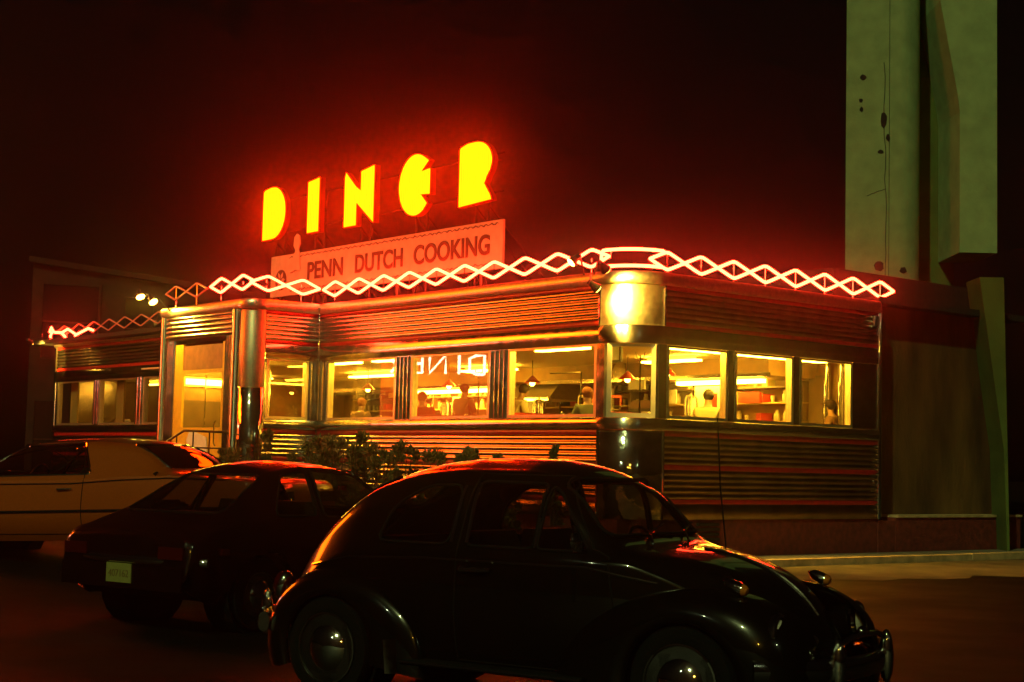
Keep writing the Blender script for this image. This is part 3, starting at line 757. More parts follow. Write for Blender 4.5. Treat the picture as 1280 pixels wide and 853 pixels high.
# goods: sets of glasses, jars and cartons
G1 = 'glasses and jars on the back shelves'
protos = {}
def good(kind, pos, s=1.0):
    key = kind
    x, y, z = pos
    if kind not in protos:
        if kind == 'jar':
            o = MB().lathe([(.0, 0), (.055, 0), (.06, .03), (.06, .15), (.04, .18), (.045, .2), (.045, .22), (0, .22)], (0, 0, 0), (0, 0, 1), 12).build('glass_jar', 'glassware', local=True, smooth=True); lab = 'pale glass jar standing on the back shelves'; cat = 'jar'
        elif kind == 'tumbler':
            o = MB().lathe([(.0, 0), (.035, 0), (.045, .13), (.041, .13), (.032, .01), (0, .01)], (0, 0, 0), (0, 0, 1), 12).build('tumbler', 'glassware', local=True, smooth=True); lab = 'tumbler in a row on the back shelves'; cat = 'glass'
        elif kind == 'carton':
            o = MB().box(-.10, .10, -.06, .06, 0, .22).build('food_carton', 'pale_yellow', local=True); lab = 'pale yellow carton on the back shelves'; cat = 'carton'
        else:
            o = MB().box(-.14, .14, -.08, .08, 0, .16).build('red_carton', 'red_box', local=True); lab = 'red carton on the back shelves'; cat = 'carton'
        tag(o, lab, cat, {'jar': 'jars on the back shelves', 'tumbler': 'tumblers on the back shelves', 'carton': 'pale cartons on the back shelves'}.get(kind, 'red cartons on the back shelves')); protos[kind] = o
    else:
        o = protos[kind].copy(); COL.objects.link(o)
    o.location = W(x, y, z); o.rotation_euler = (0, 0, -atan2(A_.x, A_.y)+random.uniform(-.2, .2))
for z in (2.45, 2.81, 3.11):
    u = 1.6
    while u < 16.0:
        k = random.choice(['jar', 'tumbler', 'tumbler', 'carton', 'jar', 'tumbler', 'red'] if z < 3.1 else ['tumbler', 'jar', 'carton'])
        if z < 3.1 or random.random() < .8: good(k, (u, 5.78, z))
        u += {'jar': .19, 'tumbler': .15, 'carton': .30, 'red': .36}[k]*random.uniform(1.0, 1.7)
def simple(name, mat, label, cat, build, smooth=False, group=None):
    mb = MB(W); build(mb); return tag(mb.build(name, mat, smooth=smooth), label, cat, group)
mbd = thing('menu_board', 'pale menu board with a red square on the wall over the back shelves', 'menu board', tuple(W(3.3, 5.6, 2.9)))
mb = MB(W); mb.box(2.9, 3.9, 5.52, 5.56, 2.62, 3.14); mb.build('panel', 'paper_white', mbd)
mb = MB(W); mb.box(3.30, 3.42, 5.505, 5.518, 2.72, 3.0); mb.build('picture', 'red_box', mbd)
simple('wall_notice', 'paper_white', 'small white notice hung on the soffit left of the menu board', 'notice', lambda m: m.box(4.3, 4.75, 4.52, 4.55, 3.05, 3.24))
simple('red_banner', 'red_box', 'dark red banner hung below the soffit near the corner', 'banner', lambda m: m.box(2.2, 2.75, 5.50, 5.55, 2.8, 3.0))
urn = thing('coffee_urn', 'dark coffee machine with a pale front on the counter', 'coffee machine', tuple(W(3.3, 3.7, 2.37)))
mb = MB(W); mb.box(3.0, 3.7, 3.5, 3.9, 2.375, 2.62); mb.build('body', 'black_plastic', urn)
mb = MB(W); mb.box(3.0, 3.7, 3.52, 3.88, 2.622, 2.74); mb.build('top', 'vinyl_brown', urn)
mb = MB(W); mb.box(3.12, 3.32, 3.48, 3.498, 2.38, 2.56); mb.build('front_plate', 'paper_white', urn)
for i, (u, q, lab) in enumerate(((2.2, 3.65, 'tall steel urn at the corner end of the counter'), (6.5, 3.7, 'tall steel urn on the counter in the middle front window'), (9.6, 3.7, 'tall steel urn on the counter by the doorway'))):
    t = thing('steel_urn', lab, 'urn', tuple(W(u, q, 2.37)), group='steel urns on the counter')
    MB().lathe([(.0, 0), (.13, 0), (.13, .40), (.10, .46), (.02, .48), (.02, .52), (0, .52)], W(u, q, 2.375), (0, 0, 1), 18).build('body', 'steel_mirror', t, smooth=True)
    MB().tube([W(u, q-.13, 2.47), W(u, q-.2, 2.46), W(u, q-.2, 2.42)], .014, 6).build('tap', 'chrome', t)
hd = thing('range_hood', 'sloping steel range hood behind the counter', 'hood', tuple(W(7.6, 5.2, 2.9)))
mb = MB(); mb.loft([[W(u, q, z) for u, q, z in ((6.9, 4.3, 2.9), (8.6, 4.3, 2.9), (8.6, 5.55, 2.9), (6.9, 5.55, 2.9))], [W(u, q, z) for u, q, z in ((7.1, 4.8, 3.27), (8.4, 4.8, 3.27), (8.4, 5.55, 3.27), (7.1, 5.55, 3.27))]]); mb.build('canopy', 'steel_brushed', hd)
mb = MB(W); mb.box(6.88, 8.62, 4.27, 4.299, 2.86, 2.93); mb.build('rim', 'chrome', hd)
PG = 'pendant lamps over the counter'
for u, q, lab in ((3.2, 3.0, 'round pendant lamp over the counter near the corner'), (5.9, 3.0, 'round pendant lamp over the counter behind the first front window'), (8.6, 3.0, 'round pendant lamp over the counter behind the middle front window'), (11.6, 3.0, 'round pendant lamp over the counter behind the doorway window'), (1.6, 2.4, 'round pendant lamp behind the end windows')):
    t = thing('pendant_lamp', lab, 'pendant lamp', tuple(W(u, q, 3.1)), group=PG)
    MB().tube([W(u, q, 3.58), W(u, q, 3.26)], .008, 6).build('cord', 'black_plastic', t)
    MB().lathe([(.02, .0), (.05, -.03), (.16, -.14), (.165, -.15), (.15, -.145), (.02, -.02)], W(u, q, 3.28), (0, 0, 1), 18).build('lamp_shade', 'vinyl_red', t, smooth=True)
    MB().ell(W(u, q, 3.13), (.055, .055, .06), 12, 8).build('bulb', 'flood_on', t, smooth=True)
for i, (u, z, w_, h_, mt, lab) in enumerate(((4.6, 2.95, .42, .28, 'paper_white', 'pale price card left of the menu board'), (5.4, 2.72, .5, .36, 'vinyl_brown', 'brown framed picture on the shelves behind the first window'), (6.4, 2.9, .36, .5, 'paper_white', 'tall pale poster beside the range hood'), (9.1, 2.85, .6, .4, 'paper_white', 'wide pale price board right of the range hood'), (10.2, 2.7, .4, .5, 'red_box', 'red poster on the shelves in the middle window'), (11.5, 2.9, .5, .36, 'paper_white', 'pale card among the shelves behind the doorway window'), (13.3, 2.75, .6, .6, 'wall_dark', 'dark framed board at the far end of the shelves'))):
    simple('wall_poster', mt, lab, 'poster', lambda m: m.box(u-w_/2, u+w_/2, 5.50+.004*i, 5.52+.004*i, z-h_/2, z+h_/2))
ck = thing('wall_clock', 'round pale clock on the soffit over the counter', 'clock', tuple(W(2.4, 4.5, 3.4)))
MB().lathe([(.0, 0), (.17, 0), (.17, .05), (.15, .055), (0, .05)], W(5.0, 4.55, 3.40), -B_, 24).build('face', 'paper_white', ck, smooth=True)
MB().lathe([(.165, .0), (.19, .0), (.19, .06), (.165, .06)], W(5.0, 4.55, 3.40), -B_, 24).build('rim', 'chrome', ck, smooth=True)
pc = thing('pie_case', 'chrome and glass pie case standing on the counter', 'pie case', tuple(W(4.6, 3.7, 2.37)))
mb = MB(W); mb.box(4.3, 5.1, 3.5, 3.9, 2.375, 2.42); mb.box(4.3, 5.1, 3.5, 3.9, 2.85, 2.90)
for u, q in ((4.31, 3.51), (5.09, 3.51), (4.31, 3.89), (5.09, 3.89)): mb.box(u-.012, u+.012, q-.012, q+.012, 2.42, 2.85)
mb.build('frame', 'chrome', pc)
mb = MB(W); mb.box(4.34, 5.06, 3.53, 3.87, 2.62, 2.63); mb.build('shelf', 'glassware', pc)
for u, z in ((4.5, 2.43), (4.85, 2.43), (4.6, 2.64), (4.95, 2.64)): MB().lathe([(0, 0), (.10, 0), (.12, .05), (.06, .08), (0, .085)], W(u, 3.7, z), (0, 0, 1), 14).build('pie', 'vinyl_brown', pc, smooth=True)
# chrome-framed dark doorway in the back corner, seen through the end windows
dw = thing('kitchen_door', 'dark kitchen door in chrome posts at the back corner', 'door', tuple(W(.75, 5.9, FLOOR)))
mb = MB(W); mb.box(.95, 1.35, 5.90, 5.98, FLOOR, 3.3); mb.build('leaf', 'wall_dark', dw)
mb = MB(W)
for u in (.30, .55, .88): mb.tube([(u, 5.86, FLOOR), (u, 5.86, 3.57)], .07, 10)
mb.build('post', 'chrome', dw, smooth=True)
def coat_stand(label, t, q, zt=3.3, hooks=True, bar=False):
    o = thing('coat_stand', label, 'coat stand', tuple(W(t, q, FLOOR)), group='thin chrome coat stands by the booths')
    MB().tube([W(t, q, FLOOR), W(t, q, zt)], .014, 6).build('pole', 'chrome', o)
    if hooks:
        mb = MB()
        for s in (1, -1): mb.tube([W(t, q, zt-.12), W(t+.08*s, q, zt-.04), W(t+.11*s, q, zt+.05)], .009, 5)
        mb.build('hook', 'chrome', o)
    if bar: MB().tube([W(t, q, zt-.01), W(t+.8, q, zt-.0)], .014, 6).build('rail', 'chrome', o)
coat_stand('thin chrome coat stand with a side rail in the first front window', 2.15, .9, 3.12, False, True)
coat_stand('thin chrome coat stand in the middle front window', 4.95, .9, 3.2)
coat_stand('thin chrome coat stand in the corner window', .82, 1.0, 3.36)
coat_stand('thin chrome coat stand with a forked hook in the middle end window', .7, 2.9, 3.34)
hs = thing('hanging_sign', 'dark framed white sign hanging under the ceiling near the rounded corner', 'hanging sign', tuple(W(1.4, .8, 3.4)))
mb = MB(W); mb.box(1.05, 1.62, .78, .82, 3.24, 3.54); mb.build('frame', 'black_plastic', hs)
mb = MB(W); mb.box(1.09, 1.58, .772, .779, 3.28, 3.50); mb.build('panel', 'paper_white', hs)
mb = MB(W)
for u in (1.12, 1.55): mb.tube([(u, .8, 3.54), (u, .8, 3.58)], .006, 5)
mb.build('chain', 'chrome', hs)
BG = 'booths along the front windows'
for t0, lab in ((3.2, 'booth between the first and middle front windows'), (6.05, 'booth by the pier between the middle and last front windows'), (1.05, 'booth nearest the rounded corner')):
    b = thing('dining_booth', 'high backed red '+lab, 'booth', tuple(W(t0, .9, FLOOR)), group=BG)
    mb = MB(W); mb.box(t0-.06, t0+.06, .25, 1.4, FLOOR, 2.36); mb.tube([(t0, .25, 2.36), (t0, 1.4, 2.36)], .06, 8); mb.build('backrest', 'vinyl_red', b, smooth=True)
    mb = MB(W); mb.box(t0+.065, t0+.5, .25, 1.4, FLOOR, 1.76); mb.box(t0-.5, t0-.065, .25, 1.4, FLOOR, 1.76); mb.build('seat', 'vinyl_brown', b)
for i, (t, q, lab) in enumerate(((.45, 1.0, 'booth table behind the end window with the seated pale shirt'), (.45, 4.7, 'booth table behind the last end window'), (2.1, .6, 'booth table behind the first front window'), (4.7, .6, 'booth table behind the middle front window'), (7.4, .6, 'booth table behind the front window by the doorway'))):
    b = thing('booth_table', lab, 'table', tuple(W(t, q, FLOOR)), group='booth tables')
    mb = MB(W); mb.box(t-.3, t+.3, q-.35, q+.35, 2.03, 2.06); mb.build('top', 'pale_yellow', b)
    MB().tube([W(t, q, FLOOR), W(t, q, 2.03)], .04, 8).build('leg', 'chrome', b)
    s = thing('sugar_shaker', 'glass sugar shaker on the '+lab, 'shaker', tuple(W(t-.1, q-.25, 2.06)), group='sugar shakers on the tables')
    MB().lathe([(0, 0), (.05, 0), (.05, .24), (.035, .27), (0, .27)], W(t-.1, q-.25, 2.062), (0, 0, 1), 12).build('jar', 'glassware', s, smooth=True)
    MB().lathe([(0, 0), (.04, 0), (.035, .05), (.01, .08), (0, .08)], W(t-.1, q-.25, 2.334), (0, 0, 1), 12).build('cap', 'chrome', s, smooth=True)
for t, lab in ((22.6, 'curtain at the far end window of the wing'), (19.8, 'curtain in the wing window nearer the doorway')):
    mb = MB(); pts = [W(t+i*.026, 1.05+.06*(i % 2), 2.3) for i in range(17)]
    mb.loft([pts, [p+Vector((0, 0, 1.2)) for p in pts]], closed=False); tag(mb.build('curtain', 'pale_yellow', recalc=False), 'pale pleated '+lab, 'curtain', 'curtains in the far wing')

# ------------------------------------------------------------------ people
def skin_mesh(verts, edges, radii, lv=2):
    me = bpy.data.meshes.new('sk'); me.from_pydata(verts, edges, []); ob = bpy.data.objects.new('sk', me); COL.objects.link(ob)
    md = ob.modifiers.new('s', 'SKIN'); md.use_smooth_shade = True
    for i, r in enumerate(radii):
        me.skin_vertices[0].data[i].radius = (r, r) if not isinstance(r, tuple) else r
    me.skin_vertices[0].data[0].use_root = True
    sb = ob.modifiers.new('d', 'SUBSURF'); sb.levels = lv; sb.render_levels = lv
    dg = bpy.context.evaluated_depsgraph_get(); dg.update()
    nm = bpy.data.meshes.new_from_object(ob.evaluated_get(dg)); bpy.data.objects.remove(ob); bpy.data.meshes.remove(me)
    return nm
def person(label, pos, rz, shirt='shirt_pale', hair='hair_dark', lean=0.0, cap=False, stand=False, scale=1.0, turn=0.0):
    r = thing('person', label, 'person', tuple(pos), rz)
    L = lean
    sp = lambda z: (0, L*z*z*1.2, z)
    def V(x, y, z):
        return (x, y+L*z*z*1.2, z)
    verts = [V(0, 0, 0), V(0, 0, .2), V(0, 0, .40), V(0, .0, .53), V(0, .015, .60), V(0, .03, .70), V(0, .02, .79), V(0, .10, .68)]
    rad = [.15, .145, .16, .075, .055, .085, .075, .03]
    edges = [(0, 1), (1, 2), (2, 3), (3, 4), (4, 5), (5, 6), (5, 7)]
    for s in (1, -1):
        b = len(verts)
        verts += [V(.17*s, 0, .48), V(.25*s, .06, .24), V(.16*s, .28, .18), V(.11*s, .37, .19), V(.09*s, .43, .17)]
        rad += [.075, .05, .04, .032, .022]
        edges += [(2, b), (b, b+1), (b+1, b+2), (b+2, b+3), (b+3, b+4)]
        b = len(verts)
        if stand: verts += [(.10*s, 0, -.05), (.11*s, .02, -.45), (.11*s, -.01, -.88), (.11*s, .14, -.92)]
        else: verts += [(.10*s, .05, -.02), (.13*s, .44, .0), (.13*s, .42, -.42), (.13*s, .55, -.45)]
        rad += [.10, .07, .05, .04]; edges += [(0, b), (b, b+1), (b+1, b+2), (b+2, b+3)]
    me = skin_mesh(verts, edges, rad); me.name = 'body'
    o = bpy.data.objects.new('body', me); COL.objects.link(o); me.materials.append(MATS['skin']); o.parent = r
    sv = [verts[0], verts[1], verts[2], V(0, 0, .50)]; sr = [.165, .16, .175, .10]; se = [(0, 1), (1, 2), (2, 3)]
    for s, b in ((1, 8), (-1, 8+9)):
        k = len(sv); e = verts[b+1]; w = verts[b]
        sv += [w, e]; sr += [.09, .066]; se += [(2, k), (k, k+1)]
    me = skin_mesh(sv, se, sr); me.name = 'shirt'; o = bpy.data.objects.new('shirt', me); COL.objects.link(o); me.materials.append(MATS[shirt]); o.parent = r
    hz = Vector(V(0, .012, .735)); mb = MB()
    mb.ell(hz, (.092, .105, .098), 18, 12)
    mb.v = [Vector((p.x, min(p.y, hz.y+.075), max(p.z, hz.z-.02 if p.y > hz.y+.02 else hz.z-.09))) for p in mb.v]
    mb.build('hair', hair, r, smooth=True, local=True)
    if cap:
        mb = MB(); mb.ell(hz+Vector((0, 0, .03)), (.10, .115, .085), 18, 10); mb.v = [Vector((p.x, p.y, max(p.z, hz.z+.03))) for p in mb.v]
        mb.ell(hz+Vector((0, .12, .035)), (.075, .08, .012), 14, 6); mb.build('cap', 'cap_dark', r, smooth=True, local=True)
    r.scale = (scale,)*3
    return r
ra = atan2(A_.y, A_.x)-pi/2
SEAT = FLOOR+.68
def pw(t, q, z=SEAT): return W(t, q, z)
person('person in a pale yellow shirt seated with back to the end window', pw(.72, 2.50, SEAT), radians(-20), 'shirt_pale', 'hair_dark', .12, scale=1.08)
person('person in a dark cap seated behind the last end window', pw(.75, 5.90, SEAT+.02), radians(60), 'shirt_brown', 'hair_dark', .10, cap=True)
person('person with dark hair leaning over a table in the first front window', pw(3.70, .75, SEAT+.14), radians(-60), 'shirt_pale', 'hair_dark', .25)
person('person in a dull green shirt seated beside the pier at the rounded corner', pw(1.80, .75, SEAT), radians(20), 'shirt_green', 'hair_red', .02, scale=1.05)
person('person in a red shirt seated in the left half of the middle front window', pw(6.41, .7, SEAT+.02), radians(10), 'shirt_red', 'hair_red', .05, scale=1.05)
person('person in a brown shirt standing behind the middle front window', pw(6.30, 1.6, FLOOR+.93), radians(-40), 'shirt_brown', 'hair_dark', .03, stand=True)
person('person in a brown shirt seated in the front window by the doorway', pw(8.56, .75, SEAT-.02), radians(-30), 'shirt_brown', 'hair_red', .05)
person('person sitting at the near window of the dim far wing', LE(20.9, -.75, SEAT-.04), radians(200), 'shirt_pale', 'hair_dark', .05)

# ------------------------------------------------------------------ shrubs along the front wall
def shrub(pos, h, w, label, cone=False, n=5200):
    t = thing('evergreen_shrub', label, 'shrub', tuple(pos), group='dark shrubs along the front wall')
    p0 = Vector(pos); mb = MB()
    for k in range(5):
        a = random.uniform(0, 2*pi); mb.tube([p0, p0+Vector((.1*cos(a)*w, .1*sin(a)*w, h*.5)), p0+Vector((.32*w*cos(a), .32*w*sin(a), h*.88))], [.022, .014, .005], 5)
    mb.build('stem', 'bark', t)
    mb = MB()
    clumps = []
    for k in range(34):
        z = random.uniform(.18, 1); rr = w*.5*(1-z*.9 if cone else sqrt(max(.05, 1-(z*1.5-.6)**2)))*random.uniform(.45, 1.05); a = random.uniform(0, 2*pi)
        clumps.append((p0+Vector((rr*cos(a), rr*sin(a), h*z)), random.uniform(.07, .17)*w))
    for k in range(n):
        c, cr = random.choice(clumps)
        d = Vector((random.gauss(0, 1), random.gauss(0, 1), random.gauss(0, 1))).normalized()
        q = c+d*cr*random.uniform(.2, 1.1); l = random.uniform(.04, .10)*random.choice((.6, 1, 1.2)); ax = (d+Vector((0, 0, random.uniform(.2, 1.0)))).normalized()
        sd = ax.cross(Vector((random.random()-.5, random.random()-.5, random.random()-.5))).normalized()*l*.20
        mb.add([q-ax*l*.5, q+sd, q+ax*l*.6, q-sd], [(0, 1, 2, 3)])
    mb.build('foliage', 'leaf', t, recalc=False)
kinds = [('low spreading shrub', .9, 1.5, False), ('upright conical shrub', .65, 1.75, True)]
spots = [(.86, .8, 1.78, .45, True, 'thin sprout of a shrub just left of the rounded corner, over the small car roof'), (2.2, .8, 1.62, .7, False, 'small yellowish shrub beneath the first front window'), (2.95, .8, 1.74, .7, False, 'yellowish shrub over the middle of the small car roof'), (3.9, .8, 1.70, .8, False, 'small shrub beneath the pier of the front windows'),
         (4.75, .9, 1.76, .8, False, 'shrub between the yellowish one and the dense clump'), (5.4, .9, 1.84, .95, False, 'bushy shrub right of the dense clump, under the middle front window'), (6.1, .9, 1.95, .8, True, 'pointed shrub under the pier beside the doorway window'), (6.75, .9, 1.86, 1.0, False, 'broad dark shrub under the right half of the window by the doorway'),
         (7.4, .9, 1.92, .85, True, 'pointed shrub under the left half of the window by the doorway'), (8.1, .8, 1.82, 1.0, False, 'dark shrub in the inner corner by the doorway side wall'), (8.5, 1.4, 1.98, .6, True, 'tall thin shrub against the doorway side wall'), (8.45, 2.2, 1.66, .9, False, 'low shrub at the foot of the hand railing')]
for t, o, h, w, cn, lab in spots:
    shrub(LA(t, o, .02), h, w, lab, cn)
mb = MB(LA); mb.box(1.0, 8.9, .05, 1.5, -.02, .22); struct(mb.build('planting_bed', 'soil'))
mb = MB(LB); mb.loft([[(6.24+.16*cos(a)*(1+.3*sin(3*a)), 4.25+.10*sin(a), z) for a in [2*pi*k/9 for k in range(9)]] for z in (.008, .035)]); tag(mb.build('litter_scrap', 'litter'), 'small pale scrap of litter lying on the asphalt near the kerb', 'litter')

# ------------------------------------------------------------------ cars
class Car:
    """Local frame: x forward, y left, z up, ground at z=0."""
    def __init__(s, root, spec, paint):
        s.root = root; s.paint = paint
        for k in ('zt', 'zbot', 'wb', 'zb', 'wt', 'crown'): setattr(s, k, P(spec[k]))
        s.x0, s.x1 = spec['zt'][0][0], spec['zt'][-1][0]; s.rr = spec.get('r', .4); s.M = 84
        s.tuck = spec.get('tuck', .9)
    def section(s, x):
        wb, zb, zt, wt, z0, cr = s.wb(x), s.zb(x), s.zt(x), s.wt(x), s.zbot(x), s.crown(x)
        zb = min(zb, zt-.02); zm = z0+(zb-z0)*.55
        pts = []
        n1 = 30
        for i in range(n1):
            t = i/n1; z = z0+(zb-z0)*t
            k = (z-zm)/(zm-z0) if z < zm else (z-zm)/max(zb-zm, 1e-3)
            y = wb*(1-(1-s.tuck)*k*k) if z < zm else wb*(1-.025*k*k)
            pts.append((y, z))
        a = Vector((wb*.975, zb)); b = Vector((wt, max(zt-cr, zb+.004))); c = Vector((0, zt)); r = s.rr
        p = a.lerp(b, 1-r); q = b.lerp(c, r*.75)
        def seg(u, v, n): return [u.lerp(v, i/n) for i in range(n)]
        up = seg(a, p, 22)+[p*(1-t)**2+b*2*t*(1-t)+q*t*t for t in [i/20 for i in range(20)]]
        n3 = s.M-n1-42
        for i in range(n3):
            t = i/(n3-1); v = q.lerp(c, t); up.append(Vector((v.x, q.y+(c.y-q.y)*(1-(1-t)**2))))
        return pts+[(v.x, v.y) for v in up]
    def make(s, regions, arches=(), step=.0125, xd=None):
        """regions: list of (name, material, test(c, n)) ; faces failing all go to the body; test 'None' cuts a hole"""
        N = int((s.x1-s.x0)/step); xs = [s.x0+(s.x1-s.x0)*i/N for i in range(N+1)]
        secs = [s.section(x) for x in xs]; s.xs, s.secs = xs, secs; M = len(secs[0])
        buckets = {}
        V3 = []
        for i, x in enumerate(xs):
            for y, z in secs[i]: V3.append((x, y, z))
        arr = np.array(V3).reshape(N+1, M, 3)
        body = []
        for side in (1, -1):
            A = arr.copy(); A[:, :, 1] *= side
            c = (A[:-1, :-1]+A[1:, :-1]+A[:-1, 1:]+A[1:, 1:])/4
            nn = np.cross(A[1:, :-1]-A[:-1, :-1], A[:-1, 1:]-A[:-1, :-1]); ln = np.linalg.norm(nn, axis=2, keepdims=True); nn = nn/np.maximum(ln, 1e-12)
            nn *= -side if True else 1
            for i in range(N):
                for j in range(M-1):
                    cc = c[i, j]; n_ = nn[i, j]; nm = 'body'
                    if arches and cc[2] < .75 and abs(cc[1]) > .3 and any((cc[0]-ax)**2+(cc[2]-az)**2 < ar*ar for ax, az, ar in arches): continue
                    for reg in regions:
                        if reg[2](cc, n_, side): nm = reg[0] if not reg[3] else reg[0]+('#%d' % side); break
                    buckets.setdefault(nm, []).append((side, i, j))
        obs = {}
        for nm, fl in buckets.items():
            mb = MB(); idx = {}
            def vi(side, i, j):
                k = (side if arr[i, j, 1] > 1e-6 else 0, i, j)
                if k not in idx:
                    idx[k] = len(mb.v); p = arr[i, j]; mb.v.append(Vector((p[0], p[1]*side, p[2])))
                return idx[k]
            for side, i, j in fl:
                f = (vi(side, i, j), vi(side, i+1, j), vi(side, i+1, j+1), vi(side, i, j+1))
                mb.f.append(f if side > 0 else f[::-1])
            base = nm.split('#')[0]; reg = [r for r in regions if r[0] == base]
            mat = s.paint if base == 'body' else reg[0][1]
            obs[nm] = mb.build('window' if base.endswith('window') else base.split('_of_')[0], mat, s.root, smooth=True, recalc=False, local=True, angle=60)
        # underside
        mb = MB(); mb.loft([[(x, y*sg, s.zbot(x)+.01) for sg, y in ((1, s.secs[i][0][0]*.98), (-1, s.secs[i][0][0]*.98))] for i, x in list(enumerate(xs))[::12]], closed=False)
        mb.build('underbody', 'rubber', s.root, local=True, recalc=False)
        for xe, ii in ((xs[0], 0), (xs[-1], -1)):
            mb = MB(); se = secs[ii]; mb.add([(xe, y, z) for y, z in se]+[(xe, -y, z) for y, z in se[::-1][1:]], [tuple(range(2*len(se)-1))])
            mb.build('end_panel', s.paint, s.root, local=True)
        return obs
    def y_at(s, x, z):
        se = s.section(x); best = se[0][0]
        for (y0, z0), (y1, z1) in zip(se, se[1:]):
            if z0 <= z <= z1 and z1 > z0: return y0+(y1-y0)*(z-z0)/(z1-z0)
        return se[-1][0]
    def x_at(s, y, z, xa, xb):
        # the station between xa and xb whose surface passes height z at half width |y|
        best = (9, xa); y = abs(y)
        for i in range(61):
            x = xa+(xb-xa)*i/60; se = s.section(x)
            zz = None
            for (y0, z0), (y1, z1) in zip(se[30:], se[31:]):
                if y1 <= y <= y0: zz = z0+(z1-z0)*(y0-y)/max(y0-y1, 1e-6); break
            if zz is None: continue
            d = abs(zz-z)
            if d < best[0]: best = (d, x)
        return best[1]
    def trim_side(s, poly, name, mat, r=.010, sides=(1, -1), out=.004, closed=True, parent=None):
        for sd in sides:
            pts = []
            m = len(poly)
            for i in range(m if closed else m-1):
                a, b = poly[i], poly[(i+1) % m]
                k = max(1, int(sqrt((a[0]-b[0])**2+(a[1]-b[1])**2)/.04))
                for t in range(k):
                    x = a[0]+(b[0]-a[0])*t/k; z = a[1]+(b[1]-a[1])*t/k; pts.append((x, sd*(s.y_at(x, z)+out), z))
            if not closed: x, z = poly[-1]; pts.append((x, sd*(s.y_at(x, z)+out), z))
            mb = MB(); mb.tube(pts, r, 6, closed=closed); mb.build(name, mat, parent or s.root, smooth=True, local=True)
    def trim_end(s, poly, xa, xb, name, mat, r=.012):
        pts = []; m = len(poly); sg = 1 if xb > xa else -1
        for i in range(m):
            a, b = poly[i], poly[(i+1) % m]; k = max(1, int(sqrt((a[0]-b[0])**2+(a[1]-b[1])**2)/.05))
            for t in range(k):
                y = a[0]+(b[0]-a[0])*t/k; z = a[1]+(b[1]-a[1])*t/k; pts.append((s.x_at(y, z, xa, xb)+sg*.004, y, z+.003))
        mb = MB(); mb.tube(pts, r, 6, closed=True); mb.build(name, mat, s.root, smooth=True, local=True)
def wheel(root, x, y, R, wd, rimR, cap=True, sd=None):
    sd = sd or (1 if y > 0 else -1)
    mb = MB(); o = (x, y, R)
    mb.lathe([(rimR, -wd/2), (R*.93, -wd/2), (R, -wd/2+.03), (R, wd/2-.03), (R*.94, wd/2), (rimR*1.12, wd/2+.004), (rimR, wd/2-.005), (rimR*.98, wd/2-.02), (rimR*.98, -wd/2)], o, (0, sd, 0), 40)
    w = mb.build('wheel', 'rubber', root, smooth=True, local=True)
    mb = MB(); mb.lathe([(rimR, wd/2-.022), (rimR*1.0, wd/2+.006), (rimR*.955, wd/2+.008), (rimR*.92, wd/2-.02), (rimR*.80, wd/2-.03), (.02, wd/2-.03), (.01, wd/2-.05)], o, (0, sd, 0), 36)
    mb.build('rim', 'wheel_paint', w, smooth=True, local=True)
    mb = MB(); mb.lathe([(rimR*1.0, wd/2+.001), (rimR*1.015, wd/2+.009), (rimR*.97, wd/2+.010), (rimR*.96, wd/2+.001)], o, (0, sd, 0), 36); mb.build('trim_ring', 'chrome', w, smooth=True, local=True)
    if cap:
        mb = MB(); r2 = rimR*.80
        mb.lathe([(r2, wd/2-.028), (r2, wd/2-.012), (r2*.93, wd/2-.004), (r2*.86, wd/2-.008), (r2*.7, wd/2+.018), (r2*.4, wd/2+.036), (.001, wd/2+.042)], o, (0, sd, 0), 36); mb.build('hubcap', 'chrome', w, smooth=True, local=True)
    return w
def seats(root, spots, zs, ztop):
    for x, y, w in spots:
        mb = MB(); mb.loft([[(x-.02, y-w, zs), (x+.45, y-w, zs), (x+.45, y+w, zs), (x-.02, y+w, zs)], [(x-.02, y-w, zs+.16), (x+.45, y-w, zs+.18), (x+.45, y+w, zs+.18), (x-.02, y+w, zs+.16)]])
        prof = [(-w, zs+.1), (-w, ztop-.1), (-w*.8, ztop), (w*.8, ztop), (w, ztop-.1), (w, zs+.1)]
        mb.loft([[(x-.13-(.12*(zz-zs)), y+yy, zz) for yy, zz in prof], [(x-.01-(.12*(zz-zs)), y+yy, zz) for yy, zz in prof]])
        mb.build('seat', 'seat_dark', root, local=True)
def steering(root, x, y, z):
    mb = MB(); c = Vector((x, y, z)); u = Vector((0, 1, 0)); w = Vector((-.35, 0, .94)).normalized()
    mb.tube([c+(u*cos(a)+w*sin(a))*.19 for a in [2*pi*k/20 for k in range(20)]], .012, 6, closed=True); mb.tube([c, c+Vector((.35, 0, -.2))], .02, 6); mb.tube([c-u*.19, c, c+u*.19], .012, 6)
    mb.build('steering_wheel', 'black_plastic', root, local=True, smooth=True)
def bar(root, pts, h, dpt, name, mat):
    mb = MB(); loops = []
    pts = [Vector(p) for p in pts]
    for i, p in enumerate(pts):
        d = (pts[min(i+1, len(pts)-1)]-pts[max(i-1, 0)]).normalized(); n = Vector((d.y, -d.x, 0))
        loops.append([p+n*(dpt*cos(a)*abs(cos(a))**-.3 if abs(cos(a)) > .05 else 0)+Vector((0, 0, h/2*sin(a))) for a in [2*pi*k/12 for k in range(12)]])
    mb.loft(loops); return mb.build(name, mat, root, smooth=True, local=True)

